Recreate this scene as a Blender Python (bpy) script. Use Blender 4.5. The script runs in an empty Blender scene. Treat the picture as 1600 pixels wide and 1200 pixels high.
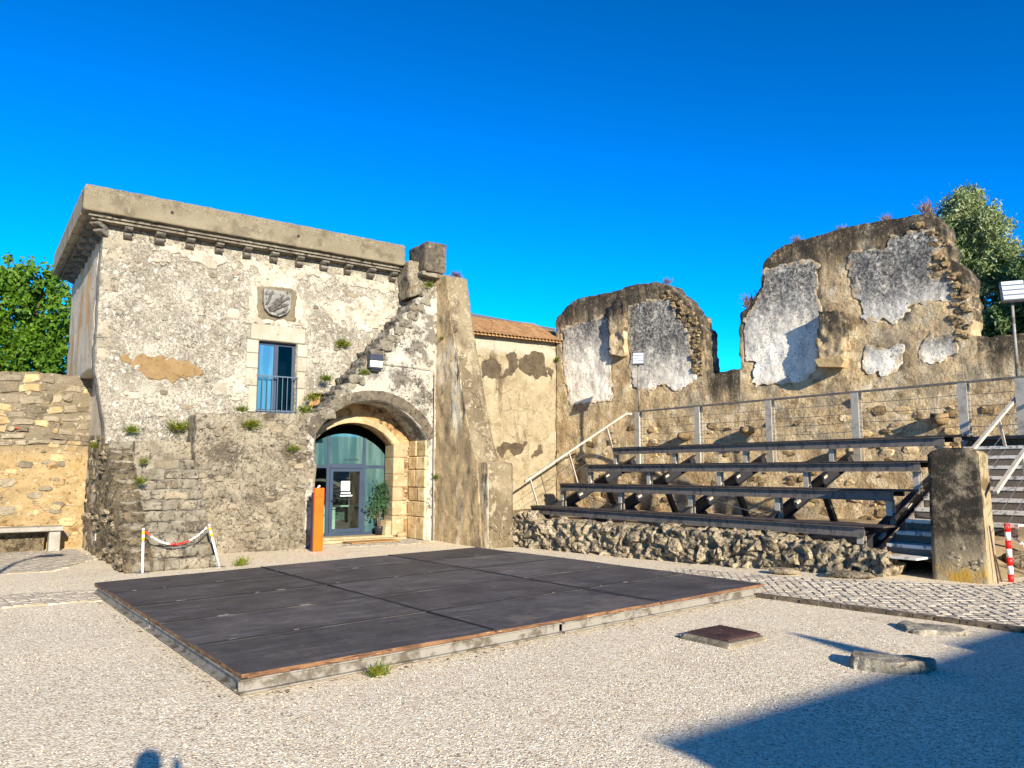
import bpy, math, random
import numpy as np
from mathutils import Vector, Matrix, noise as mnoise, Euler
R = math.radians
rng = random.Random(11)
nr = np.random.default_rng(5)
scene = bpy.context.scene
COL = scene.collection

# ------------------------------------------------------------------ camera, sky, sun
# world axes: X runs along the front of the tower, Y towards the back of the yard, Z up; the viewer stands at X=Y=0
cam_data = bpy.data.cameras.new('camera')
cam_data.sensor_width = 36.0
cam_data.lens = 36.0 * 1183.0 / 1600.0
cam_data.clip_start = 0.05
cam_data.clip_end = 3000
cam = bpy.data.objects.new('camera', cam_data)
COL.objects.link(cam)
cam.location = (0, 0, 1.75)
cam.rotation_euler = (R(90 + 6.65), 0, -math.atan2(.585, .811))
scene.camera = cam

SUN_EL = R(18.0)
SUN_DIR = Vector((-.2, -.98, 0)).normalized()          # horizontal direction towards the sun
world = bpy.data.worlds.new('World')
scene.world = world
world.use_nodes = True
wt = world.node_tree
wt.nodes.clear()
sky = wt.nodes.new('ShaderNodeTexSky')
sky.sky_type = 'NISHITA'
sky.sun_disc = False
sky.sun_elevation = SUN_EL
sky.sun_rotation = math.atan2(SUN_DIR.x, SUN_DIR.y) % (2 * math.pi)
sky.air_density = 0.4
sky.dust_density = 0.0
sky.ozone_density = 4.0
hs_ = wt.nodes.new('ShaderNodeHueSaturation'); hs_.inputs['Saturation'].default_value = 1.245; hs_.inputs['Value'].default_value = 1.16
bg = wt.nodes.new('ShaderNodeBackground'); bg.inputs[1].default_value = 0.15
wo = wt.nodes.new('ShaderNodeOutputWorld')
L = wt.links.new
nrm_ = wt.nodes.new('ShaderNodeMixRGB'); nrm_.blend_type = 'MULTIPLY'; nrm_.inputs[0].default_value = 1; nrm_.inputs[2].default_value = (1/3, 1/3, 1/3, 1)
gam_ = wt.nodes.new('ShaderNodeGamma'); gam_.inputs[1].default_value = 1.4
bal_ = wt.nodes.new('ShaderNodeMixRGB'); bal_.blend_type = 'MULTIPLY'; bal_.inputs[0].default_value = 1; bal_.inputs[2].default_value = (3.4, 4.95, 3.1, 1)
cap_ = wt.nodes.new('ShaderNodeMixRGB'); cap_.blend_type = 'DARKEN'; cap_.inputs[0].default_value = 1; cap_.inputs[2].default_value = (5, 5, 8, 1)
L(sky.outputs[0], hs_.inputs['Color']); L(hs_.outputs[0], nrm_.inputs[1]); L(nrm_.outputs[0], gam_.inputs[0]); L(gam_.outputs[0], bal_.inputs[1])
L(bal_.outputs[0], cap_.inputs[1]); L(cap_.outputs[0], bg.inputs[0]); L(bg.outputs[0], wo.inputs[0])

sun_data = bpy.data.lights.new('sun', 'SUN')
sun_data.energy = 5.0
sun_data.angle = R(0.5)
sun_data.color = (1.0, .90, .74)
sun = bpy.data.objects.new('sun', sun_data)
COL.objects.link(sun)
to_sun = Vector((SUN_DIR.x * math.cos(SUN_EL), SUN_DIR.y * math.cos(SUN_EL), math.sin(SUN_EL)))
sun.rotation_euler = to_sun.to_track_quat('Z', 'Y').to_euler()
sun.location = (0, -20, 30)

scene.view_settings.view_transform = 'Standard'
scene.view_settings.look = 'None'
scene.view_settings.exposure = 1.16
scene.view_settings.gamma = 1.0

# ------------------------------------------------------------------ helpers
def lin(c, k=1.0):
    out = []
    for x in c[:3]:
        x = x / 255.0
        x = x / 12.92 if x <= .04045 else ((x + .055) / 1.055) ** 2.4
        out.append(min(.9, x * k))
    return (*out, 1.0)

class NT:
    def __init__(s, name):
        s.m = bpy.data.materials.new(name)
        s.m.use_nodes = True
        s.t = s.m.node_tree
        s.t.nodes.clear()
        s.out = s.t.nodes.new('ShaderNodeOutputMaterial')
        s.geo = s.t.nodes.new('ShaderNodeNewGeometry')
        s.pos = s.geo.outputs['Position']
    def n(s, kind, **kw):
        x = s.t.nodes.new(kind)
        for k, v in kw.items(): setattr(x, k, v)
        return x
    def put(s, sock, v):
        if isinstance(v, bpy.types.NodeSocket): s.t.links.new(v, sock)
        else: sock.default_value = v
    def vec(s, st):
        if st is None: return s.pos
        x = s.n('ShaderNodeVectorMath', operation='MULTIPLY')
        s.put(x.inputs[0], s.pos); x.inputs[1].default_value = st
        return x.outputs[0]
    def noise(s, scale, detail=5, rough=.6, st=None, dist=0):
        x = s.n('ShaderNodeTexNoise')
        s.put(x.inputs['Vector'], s.vec(st))
        x.inputs['Scale'].default_value = scale; x.inputs['Detail'].default_value = detail
        x.inputs['Roughness'].default_value = rough; x.inputs['Distortion'].default_value = dist
        return x.outputs[0]
    def voro(s, scale, feature='F1', out='Distance', st=None):
        x = s.n('ShaderNodeTexVoronoi', feature=feature)
        s.put(x.inputs['Vector'], s.vec(st)); x.inputs['Scale'].default_value = scale
        return x.outputs[out]
    def step(s, v, lo, hi, a=0.0, b=1.0):
        x = s.n('ShaderNodeMapRange', interpolation_type='SMOOTHSTEP')
        s.put(x.inputs[0], v)
        for i, q in enumerate((lo, hi, a, b)): x.inputs[i + 1].default_value = q
        return x.outputs[0]
    def math(s, op, a, b=0.0):
        x = s.n('ShaderNodeMath', operation=op)
        s.put(x.inputs[0], a); s.put(x.inputs[1], b)
        return x.outputs[0]
    def mix(s, f, a, b, mode='MIX'):
        x = s.n('ShaderNodeMixRGB', blend_type=mode)
        s.put(x.inputs[0], f); s.put(x.inputs[1], a); s.put(x.inputs[2], b)
        return x.outputs[0]
    def attr(s, name):
        return s.n('ShaderNodeAttribute', attribute_name=name).outputs['Fac']
    def objrand(s):
        return s.n('ShaderNodeObjectInfo').outputs['Random']
    def bump(s, h, strength, dist, nrm=None):
        x = s.n('ShaderNodeBump')
        x.inputs['Strength'].default_value = strength; x.inputs['Distance'].default_value = dist
        s.put(x.inputs['Height'], h)
        if nrm is not None: s.put(x.inputs['Normal'], nrm)
        return x.outputs[0]
    def finish(s, col, rough=.9, nrm=None, metal=0.0, spec=.3, **kw):
        b = s.n('ShaderNodeBsdfPrincipled')
        s.put(b.inputs['Base Color'], col); s.put(b.inputs['Roughness'], rough)
        b.inputs['Metallic'].default_value = metal; b.inputs['Specular IOR Level'].default_value = spec
        if nrm is not None: s.put(b.inputs['Normal'], nrm)
        for k, v in kw.items(): s.put(b.inputs[k], v)
        s.t.links.new(b.outputs[0], s.out.inputs[0])
        return s.m

def layered(name, base, layers, k=1.0, bumps=((9, .6, .03), (60, .5, .006)), rough=.95, vary=0.0, joints=None, cracks=None):
    """weathered masonry: a two-tone base, then patches (colour, scale, low, high, options) where a noise passes a threshold"""
    t = NT(name)
    if k < .6: k *= .86  # sun-facing surfaces use low k: their colour is darkened against the strong sun
    c1, c2, sc = base
    col = t.mix(t.step(t.noise(sc, 6, .65), .35, .65), lin(c1, k), lin(c2, k))
    for ly in layers:
        c, s_, lo, hi = ly[:4]
        o = ly[4] if len(ly) > 4 else {}
        f = t.step(t.noise(s_, o.get('d', 5), o.get('r', .62), o.get('st'), o.get('w', 0)), lo, hi, 0, o.get('amt', 1))
        if 'att' in o:
            a, l2, h2 = o['att']
            f = t.math('MULTIPLY', f, t.step(t.attr(a), l2, h2))
        if 'in' in o:
            s2, l2, h2 = o['in']
            f = t.math('MULTIPLY', f, t.step(t.noise(s2, 4, .6), l2, h2))
        col = t.mix(f, col, lin(c, k))
    nrm = None
    if cracks:
        nz = t.n('ShaderNodeTexNoise'); t.put(nz.inputs['Vector'], t.pos); nz.inputs['Scale'].default_value = cracks[0] * 1.7; nz.inputs['Detail'].default_value = 6
        sc_ = t.n('ShaderNodeVectorMath', operation='SCALE'); t.put(sc_.inputs[0], nz.outputs['Color']); sc_.inputs['Scale'].default_value = 1.1 / cracks[0]
        ad = t.n('ShaderNodeVectorMath', operation='ADD'); t.put(ad.inputs[0], t.pos); t.put(ad.inputs[1], sc_.outputs[0])
        vo = t.n('ShaderNodeTexVoronoi', feature='DISTANCE_TO_EDGE'); t.put(vo.inputs['Vector'], ad.outputs[0]); vo.inputs['Scale'].default_value = cracks[0]
        ln = t.step(vo.outputs['Distance'], 0, cracks[1], 1, 0)
        ln = t.math('MULTIPLY', ln, t.step(t.noise(cracks[0] * .6, 3, .5), .46, .6, 0, cracks[2]))
        col = t.mix(ln, col, lin((58, 50, 42), k))
        nrm = t.bump(t.math('MULTIPLY', ln, -1), .8, .02)
    if joints:
        d = t.voro(joints[0], 'DISTANCE_TO_EDGE', st=joints[1])
        j = t.step(d, 0.0, joints[2], joints[3], 0.0)
        col = t.mix(j, col, lin(joints[4], k))
        nrm = t.bump(t.step(d, 0, joints[2] * 2), .8, .03)
    if vary:
        h = t.n('ShaderNodeHueSaturation')
        t.put(h.inputs['Value'], t.step(t.objrand(), 0, 1, 1 - vary, 1 + vary))
        t.put(h.inputs['Color'], col)
        col = h.outputs[0]
    for s_, st, dist in bumps:
        nrm = t.bump(t.noise(s_, 6, .7), st, dist, nrm)
    return t.finish(col, rough, nrm)

def plain(name, c, rough=.5, metal=0.0, k=1.0, wear=None, spec=.4, bump=None):
    t = NT(name)
    col = lin(c, k)
    if wear:
        c2, s_, lo, hi = wear[:4]
        col = t.mix(t.step(t.noise(s_, 6, .65, wear[4] if len(wear) > 4 else None), lo, hi), col, lin(c2, k))
    nrm = t.bump(t.noise(bump[0], 4, .6), bump[1], bump[2]) if bump else None
    return t.finish(col, rough, nrm, metal, spec)

class MB:
    def __init__(s): s.v = []; s.f = []
    def add(s, vs, fs):
        o = len(s.v); s.v += [tuple(p) for p in vs]; s.f += [tuple(i + o for i in f) for f in fs]; return s
    def box(s, a, b, mat=None):
        x0, y0, z0 = a; x1, y1, z1 = b
        vs = [(x0,y0,z0),(x1,y0,z0),(x1,y1,z0),(x0,y1,z0),(x0,y0,z1),(x1,y0,z1),(x1,y1,z1),(x0,y1,z1)]
        if mat: vs = [tuple(mat @ Vector(p)) for p in vs]
        return s.add(vs, [(0,3,2,1),(4,5,6,7),(0,1,5,4),(1,2,6,5),(2,3,7,6),(3,0,4,7)])
    def bevbox(s, a, b, r=.01, mat=None):
        x0, y0, z0 = a; x1, y1, z1 = b
        vs = []
        for (x, sx) in ((x0, 1), (x1, -1)):
            for (y, sy) in ((y0, 1), (y1, -1)):
                for (z, sz) in ((z0, 1), (z1, -1)):
                    vs += [(x, y + sy*r, z + sz*r), (x + sx*r, y, z + sz*r), (x + sx*r, y + sy*r, z)]
        idx = lambda i, j, k, c: ((i*2 + j)*2 + k)*3 + c
        f = []
        f += [(idx(0,0,0,0),idx(0,0,1,0),idx(0,1,1,0),idx(0,1,0,0)),(idx(1,0,0,0),idx(1,1,0,0),idx(1,1,1,0),idx(1,0,1,0))]
        f += [(idx(0,0,0,1),idx(1,0,0,1),idx(1,0,1,1),idx(0,0,1,1)),(idx(0,1,0,1),idx(0,1,1,1),idx(1,1,1,1),idx(1,1,0,1))]
        f += [(idx(0,0,0,2),idx(0,1,0,2),idx(1,1,0,2),idx(1,0,0,2)),(idx(0,0,1,2),idx(1,0,1,2),idx(1,1,1,2),idx(0,1,1,2))]
        for i in (0,1):
            for j in (0,1): f.append((idx(i,j,0,0),idx(i,j,0,1),idx(i,j,1,1),idx(i,j,1,0)))
            for k in (0,1): f.append((idx(i,0,k,0),idx(i,1,k,0),idx(i,1,k,2),idx(i,0,k,2)))
        for j in (0,1):
            for k in (0,1): f.append((idx(0,j,k,1),idx(0,j,k,2),idx(1,j,k,2),idx(1,j,k,1)))
        for i in (0,1):
            for j in (0,1):
                for k in (0,1): f.append((idx(i,j,k,0),idx(i,j,k,1),idx(i,j,k,2)))
        if mat: vs = [tuple(mat @ Vector(p)) for p in vs]
        return s.add(vs, f)
    def bar(s, p, q, w, h, up=(0, 0, 1)):
        p, q = Vector(p), Vector(q); d = (q - p); l = d.length; d.normalize()
        side = d.cross(Vector(up))
        if side.length < 1e-4: side = d.cross(Vector((1, 0, 0)))
        side.normalize(); u2 = side.cross(d)
        m = Matrix((side, d, u2)).transposed().to_4x4(); m.translation = p
        return s.box((-w/2, 0, -h/2), (w/2, l, h/2), m)
    def tube(s, pts, r, n=8, cap=True):
        pts = [Vector(p) for p in pts]
        rs = r if isinstance(r, (list, tuple)) else [r] * len(pts)
        o = len(s.v); ref = None
        for i, p in enumerate(pts):
            d = (pts[min(i+1, len(pts)-1)] - pts[max(i-1, 0)]).normalized()
            if ref is None: ref = d.cross(Vector((0, 0, 1))) if abs(d.z) < .95 else d.cross(Vector((1, 0, 0)))
            ref = (ref - d * ref.dot(d)).normalized()
            b = d.cross(ref)
            for k in range(n):
                a = 2 * math.pi * k / n
                s.v.append(tuple(p + (ref * math.cos(a) + b * math.sin(a)) * rs[i]))
        for i in range(len(pts) - 1):
            for k in range(n):
                s.f.append((o+i*n+k, o+i*n+(k+1) % n, o+(i+1)*n+(k+1) % n, o+(i+1)*n+k))
        if cap:
            s.f.append(tuple(o + k for k in reversed(range(n))))
            s.f.append(tuple(o + (len(pts)-1)*n + k for k in range(n)))
        return s
    def prism(s, poly, lo, hi, frame=None):
        """poly: 2-D outline (counter-clockwise seen from +third axis), extruded lo..hi; frame(a, b, c) -> xyz"""
        fr = frame or (lambda a, b, c: (a, b, c))
        n = len(poly)
        vs = [fr(a, b, lo) for a, b in poly] + [fr(a, b, hi) for a, b in poly]
        fs = [tuple(reversed(range(n))), tuple(range(n, 2*n))] + [(i, (i+1) % n, n + (i+1) % n, n + i) for i in range(n)]
        return s.add(vs, fs)
    def mesh(s, name, mat, smooth=False):
        me = bpy.data.meshes.new(name)
        me.from_pydata(s.v, [], s.f); me.validate(); me.update()
        if mat: me.materials.append(mat)
        if smooth: me.polygons.foreach_set('use_smooth', [True] * len(me.polygons))
        return me

def link(name, me, parent=None, loc=None, rot=None, scale=None):
    o = bpy.data.objects.new(name, me); COL.objects.link(o)
    if parent: o.parent = parent
    if loc is not None: o.location = loc
    if rot is not None: o.rotation_euler = rot
    if scale is not None: o.scale = scale
    return o
def tag(o, label, cat, group=None):
    o['label'] = label; o['category'] = cat
    if group: o['group'] = group
    return o
def thing(name, label, cat, loc=(0, 0, 0), group=None, rotz=0):
    o = bpy.data.objects.new(name, None); COL.objects.link(o)
    o.location = loc; o.rotation_euler = (0, 0, rotz); o.empty_display_size = .2
    return tag(o, label, cat, group)
def root_of(p):
    while p.parent: p = p.parent
    return p
def part(name, mb, mat, parent, smooth=False, label=None, local=False):
    """a mesh whose points are given in world metres, hung under its thing (or under a part of it)"""
    if not local:
        l = root_of(parent).location
        mb.v = [(x - l.x, y - l.y, z - l.z) for x, y, z in mb.v]
    o = link(name, mb.mesh(name, mat, smooth), parent)
    if label: o['label'] = label
    return o
def struct(name, mb, mat, smooth=False, kind='structure'):
    o = link(name, mb.mesh(name, mat, smooth)); o['kind'] = kind
    return o
def copy_tree(o, parent=None):
    c = o.copy(); COL.objects.link(c)
    if parent: c.parent = parent
    for ch in list(o.children): copy_tree(ch, c)
    return c

def fbm(x, y, z, s, o=4):
    return mnoise.fractal(Vector((x*s, y*s, z*s)), .9, 2.1, o, noise_basis='PERLIN_ORIGINAL')

def slab(outer, holes, cell, thick, origin, axis, rough=.0, rough_s=3.0, disp=.02, disp_s=2.0, rim=.0, rim_s=5.0, rimseg=None, extra=None, jag=0.0):
    """a wall: outline (a, z) with openings, filled on a grid, front relief from noise, worn rims, real thickness.
    axis = horizontal unit direction of a; the front looks along axis x Z."""
    ax = Vector((axis[0], axis[1], 0)).normalized(); nn = Vector((ax.y, -ax.x, 0))
    o = Vector(origin)
    polys = [np.array(outer, float)] + [np.array(h, float) for h in holes]
    lo = polys[0].min(0) - cell * 1.3; hi = polys[0].max(0) + cell * 1.3
    na, nz = int((hi[0]-lo[0]) / cell) + 2, int((hi[1]-lo[1]) / cell) + 2
    A, Z = np.meshgrid(lo[0] + np.arange(na)*cell, lo[1] + np.arange(nz)*cell, indexing='ij')
    def sd(P):
        d = np.full(A.shape, 1e9); ins = np.zeros(A.shape, bool)
        for i in range(len(P)):
            p, q = P[i], P[(i+1) % len(P)]; e = q - p; L2 = max((e*e).sum(), 1e-12)
            t = np.clip(((A-p[0])*e[0] + (Z-p[1])*e[1]) / L2, 0, 1)
            d = np.minimum(d, np.hypot(A-p[0]-t*e[0], Z-p[1]-t*e[1]))
            c = ((p[1] > Z) != (q[1] > Z))
            with np.errstate(divide='ignore', invalid='ignore'):
                xx = (q[0]-p[0]) * (Z-p[1]) / (q[1]-p[1]) + p[0]
            ins ^= c & (A < xx)
        return np.where(ins, d, -d)
    D = sd(polys[0])
    bord = D.copy()
    topd = np.where(D > -.02, Z, -9.0).max(1)[:, None] - Z
    if rough:
        N = np.array([[fbm(a, 3.7, z, rough_s, 3) for z in Z[0]] for a in A[:, 0]])
        D = D + N * rough
    for h in polys[1:]: D = np.minimum(D, -sd(h) + (N * jag if jag else 0))
    D[np.abs(D) < 1e-5] = 1e-5
    vid = {}; V2 = []
    def corner(i, j):
        k = (i, j)
        if k not in vid: vid[k] = len(V2); V2.append((A[i, j], Z[i, j]))
        return vid[k]
    def cross(i, j, i2, j2):
        if (i2, j2) < (i, j): i, j, i2, j2 = i2, j2, i, j
        k = (i, j, i2, j2)
        if k not in vid:
            t = D[i, j] / (D[i, j] - D[i2, j2]); t = min(.985, max(.015, t))
            vid[k] = len(V2); V2.append((A[i, j] + t*(A[i2, j2]-A[i, j]), Z[i, j] + t*(Z[i2, j2]-Z[i, j])))
        return vid[k]
    F = []
    pos = D > 0
    for i in range(na-1):
        for j in range(nz-1):
            c = ((i, j), (i+1, j), (i+1, j+1), (i, j+1))
            s = [pos[p] for p in c]
            if all(s): F.append(tuple(corner(*p) for p in c))
            elif any(s):
                poly = []
                for k in range(4):
                    p, q = c[k], c[(k+1) % 4]
                    if pos[p]: poly.append(corner(*p))
                    if pos[p] != pos[q]: poly.append(cross(*p, *q))
                if len(poly) > 2: F.append(tuple(poly))
    edges = {}
    for f in F:
        for k in range(len(f)): edges[(f[k], f[(k+1) % len(f)])] = 1
    bound = [e for e in edges if (e[1], e[0]) not in edges]
    bset = {i for e in bound for i in e}
    n = len(V2)
    tops = np.empty(n); verts = []; bords = np.zeros(n)
    def pt(a, z, dpt):
        p = o + ax*a + nn*dpt
        return (p.x, p.y, p.z + z)
    for k, (a, z) in enumerate(V2):
        dd = disp * fbm(a + o.x, o.y, z, disp_s) if disp else 0
        if extra: dd += extra(a, z)
        verts.append(pt(a, z, dd))
        i, j = min(na-1, max(0, int(round((a-lo[0])/cell)))), min(nz-1, max(0, int(round((z-lo[1])/cell))))
        tops[k] = topd[i, j]; bords[k] = bord[i, j]
    faces = list(F)
    nseg = rimseg or max(1, int(thick / max(cell*1.6, .1)))
    ring = {b: [b] for b in bset}
    tops = list(tops)
    for sgi in range(1, nseg + 1):
        for b in bset:
            a, z = V2[b]; dp = -thick * sgi / nseg
            if rim:
                a += rim * fbm(a, dp*2 + 5, z, rim_s, 3); z += rim * fbm(a + 9, dp*2, z, rim_s, 3)
            ring[b].append(len(verts)); verts.append(pt(a, z, dp)); tops.append(tops[b])
    for p, q in bound:
        for sgi in range(nseg):
            faces.append((ring[q][sgi], ring[p][sgi], ring[p][sgi+1], ring[q][sgi+1]))
    back = {}
    for k in range(n):
        if k in bset: back[k] = ring[k][-1]
        else:
            back[k] = len(verts); verts.append(pt(V2[k][0], V2[k][1], -thick)); tops.append(tops[k])
    for f in F: faces.append(tuple(back[i] for i in reversed(f)))
    m = MB(); m.v = verts; m.f = faces
    m.tops = tops; m.bords = bords
    return m
def slab_part(name, m, mat, parent, smooth=True, label=None):
    o = part(name, m, mat, parent, smooth, label)
    at = o.data.attributes.new('edge', 'FLOAT', 'POINT')
    at.data.foreach_set('value', np.array(m.tops, dtype=np.float32)[:len(o.data.vertices)])
    b = np.zeros(len(o.data.vertices), dtype=np.float32); b[:len(m.bords)] = m.bords
    at = o.data.attributes.new('border', 'FLOAT', 'POINT'); at.data.foreach_set('value', b)
    return o

STONE_CACHE = {}
def stone_mesh(mat, kind='round', n=6):
    """a handful of shared lumpy blocks per material, about 48 triangles each"""
    key = (mat.name, kind)
    if key not in STONE_CACHE:
        out = []
        for q in range(n):
            r2 = random.Random(q * 7 + len(mat.name))
            vs = []; ix = {}
            for x in (-1, 0, 1):
                for y in (-1, 0, 1):
                    for z in (-1, 0, 1):
                        if x or y or z:
                            p = Vector((x, y, z)); l = p.length
                            e = {'round': .62, 'block': .22, 'rock': .75}[kind]
                            p = p * ((1 - e) + e / l)
                            j = {'round': .12, 'block': .05, 'rock': .2}[kind]
                            p += Vector([r2.uniform(-j, j) for _ in range(3)])
                            ix[(x, y, z)] = len(vs); vs.append(tuple(p * .5))
            fs = []
            for axn in range(3):
                for sg in (-1, 1):
                    o2 = [a for a in range(3) if a != axn]
                    for a in (-1, 0):
                        for b in (-1, 0):
                            q4 = []
                            for da, db in ((0, 0), (1, 0), (1, 1), (0, 1)):
                                t = [0, 0, 0]; t[axn] = sg; t[o2[0]] = a + da; t[o2[1]] = b + db
                                q4.append(ix[tuple(t)])
                            flip = (sg < 0) ^ (axn == 1)
                            fs.append(tuple(reversed(q4)) if flip else tuple(q4))
            m = MB(); m.add(vs, fs)
            out.append(m.mesh('stone', mat, smooth=(kind != 'block')))
        STONE_CACHE[key] = out
    return STONE_CACHE[key]
def stone(parent, mat, c, size, ang=0.0, kind='round', name='stone', roll=0.0, tilt=0.0):
    l = root_of(parent).location
    me = rng.choice(stone_mesh(mat, kind))
    return link(name, me, parent, (c[0]-l.x, c[1]-l.y, c[2]-l.z), (tilt, roll, ang), size)

def frame_v(v): return (lambda a, z, d: (a, v - d, z)), False
def frame_u(u): return (lambda a, z, d: (u - d, a, z)), True
def frame_ruin(off=0.0): return (lambda a, z, d: ruin_pt(a, z, d + off)), False
def frame_line(ox, oy, dx, dy):
    return (lambda a, z, d: (ox + dx*a + dy*d, oy + dy*a - dx*d, z)), False
def poly_stone(parent, mat, frame, poly, depth, name='stone', crag=.25, embed=.05):
    """one angular face stone: outline (a, z) on a wall plane, bevelled and uneven, bedded in the mortar behind"""
    fr, flip = frame
    n = len(poly); ca = sum(q[0] for q in poly)/n; cz = sum(q[1] for q in poly)/n
    m = MB(); l = root_of(parent).location
    rings = ((1.0, -embed), (1.0, depth*.45), (.78, depth))
    tl_ = (rng.uniform(-1, 1)*crag, rng.uniform(-1, 1)*crag)
    w = max(.05, max(abs(q[0]-ca) for q in poly))
    for sc, d in rings:
        for a, z in poly:
            dd = d
            if d > 0: dd = d*(1 + tl_[0]*(a-ca)/w + tl_[1]*(z-cz)/w + rng.uniform(-crag, crag)*.7)
            x, y, zz = fr(ca + (a-ca)*sc, cz + (z-cz)*sc, dd)
            m.v.append((x-l.x, y-l.y, zz-l.z))
    x, y, zz = fr(ca + w*rng.uniform(-.2, .2), cz, depth*(1 + rng.uniform(0, crag)))
    m.v.append((x-l.x, y-l.y, zz-l.z))
    for r in range(2):
        for k in range(n): m.f.append((r*n+k, r*n+(k+1) % n, (r+1)*n+(k+1) % n, (r+1)*n+k))
    for k in range(n): m.f.append((2*n+k, 2*n+(k+1) % n, 3*n))
    if flip: m.f = [tuple(reversed(f)) for f in m.f]
    return link(name, m.mesh(name, mat), parent)
def blob_poly(a, z, w, h_, n=7, jit=.22, roll=0.0):
    c_, s_ = math.cos(roll), math.sin(roll); out = []
    for k in range(n):
        t = 2*math.pi*(k + rng.uniform(-.25, .25))/n
        e = .7; ca, sa = math.cos(t), math.sin(t)
        x = w/2*math.copysign(abs(ca)**e, ca)*(1+rng.uniform(-jit, jit*.5)); y = h_/2*math.copysign(abs(sa)**e, sa)*(1+rng.uniform(-jit, jit*.5))
        out.append((a + c_*x - s_*y, z + s_*x + c_*y))
    return out
def course(parent, mats, frame, a0, a1, z0, topf, hr, wr, depth, gap=.012, crag=.25, limit=300, skip=0.0, wob=.35, name='stone', base=None):
    """rough courses of fitted stones between a0..a1 from z0 up to topf(a)"""
    cnt = 0; z = z0; zmax = max(topf(a0 + (a1-a0)*k/20) for k in range(21))
    ph = rng.uniform(0, 9)
    while z < zmax:
        h_ = rng.uniform(*hr); a = a0 - rng.uniform(0, wr[0])
        zf = lambda q, zz: zz + h_*wob*math.sin(q*2.3 + zz*5 + ph)*.5 + (base(q) if base else 0)
        while a < a1:
            w = rng.uniform(*wr); b = min(a + w, a1 + .02)
            A = max(a, a0 - .02)
            if b - A > wr[0]*.4 and z + h_*.6 < topf((A+b)/2) and rng.random() >= skip and cnt < limit:
                j = lambda s_=1.0: rng.uniform(-.14, .14)*h_*s_
                g = gap
                hh = h_ * (1.0 if rng.random() < .8 else rng.uniform(.6, .9))
                P = [(A+g+j(), zf(A, z)+g+j()), ((A+b)/2+j(2), zf((A+b)/2, z)+g+j(.6)), (b-g+j(), zf(b, z)+g+j()), (b-g*.5+j(), zf(b, z)+hh*.5), (b-g+j(), zf(b, z)+hh-g+j()), ((A+b)/2+j(2), zf((A+b)/2, z)+hh-g+j(.8)), (A+g+j(), zf(A, z)+hh-g+j()), (A+g*.5+j(), zf(A, z)+hh*.5)]
                poly_stone(parent, M[rng.choice(mats)], frame, P, depth*rng.uniform(.5, 1.3), name, crag); cnt += 1
            a += w
        z += h_
    return cnt

# ------------------------------------------------------------------ materials
M = {}
M['gravel'] = None
def gravel_mat():
    t = NT('pale_gravel')
    v = t.voro(74, 'F1', 'Color'); d = t.voro(74, 'F1', 'Distance')
    g = t.n('ShaderNodeSeparateColor'); t.put(g.inputs[0], v)
    col = t.mix(t.step(g.outputs[0], 0, 1), lin((202, 180, 144)), lin((248, 235, 207)))
    col = t.mix(t.step(g.outputs[1], .78, .95, 0, .8), col, lin((150, 124, 98)))
    col = t.mix(t.step(g.outputs[2], .9, .97, 0, .85), col, lin((80, 66, 54)))
    col = t.mix(t.step(t.noise(.5, 5, .6), .35, .7, 0, .3), col, lin((222, 206, 178)))
    col = t.mix(t.step(t.noise(1.3, 7, .75), .54, .72, 0, .45), col, lin((170, 146, 114)))
    col = t.mix(t.step(t.noise(3.2, 6, .75, (1, .35, 1)), .58, .72, 0, .35), col, lin((236, 226, 204)))
    nrm = t.bump(t.math('MULTIPLY', d, -1), .5, .010)
    nrm = t.bump(t.noise(14, 4, .6), .35, .015, nrm)
    return t.finish(col, .95, nrm, 0, .2)
M['gravel'] = gravel_mat()
M['pebble'] = layered('gravel_pebbles', ((196, 178, 148), (246, 236, 214), 40), [((120, 98, 76), 55, .6, .66)], bumps=((90, .3, .004),), vary=.0)
DARKSPECK = ((60, 54, 46), 34, .60, .68, {'amt': .9, 'd': 6, 'r': .75})
M['tower'] = layered('tower_render', ((240, 230, 208), (216, 205, 182), 1.4), [
    ((172, 162, 143), 1.6, .44, .62, {'amt': .8, 'r': .78, 'd': 9}),
    ((204, 176, 132), 1.6, .62, .68, {'amt': .6, 'r': .6}),
    ((128, 121, 109), 13, .50, .57, {'amt': .85, 'd': 8, 'r': .82, 'in': (.9, .3, .5)}), ((138, 130, 115), 24, .48, .56, {'amt': .8, 'd': 6, 'r': .82, 'in': (.7, .3, .55)}),
    ((246, 238, 220), 8, .57, .62, {'amt': .95, 'd': 6}),
    ((212, 178, 124), 9, .66, .7, {'amt': .8}),
    ((46, 42, 37), 34, .565, .62, {'amt': .95, 'd': 6, 'r': .82, 'in': (1.3, .32, .5)}),
    ], k=.53, bumps=((5, .6, .05), (22, .8, .025), (90, .5, .006)), cracks=(1.5, .009, .8))
M['tower_side'] = layered('tower_side_render', ((205, 190, 165), (180, 166, 142), 1.2), [  # side copy, coloured lighter than the front because the sun only grazes it
    ((196, 150, 92), .9, .52, .6, {'st': (1, 1, .25)}),
    ((120, 112, 98), 7, .55, .64, {'d': 7, 'r': .75, 'amt': .8}), DARKSPECK], k=.8)
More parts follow.
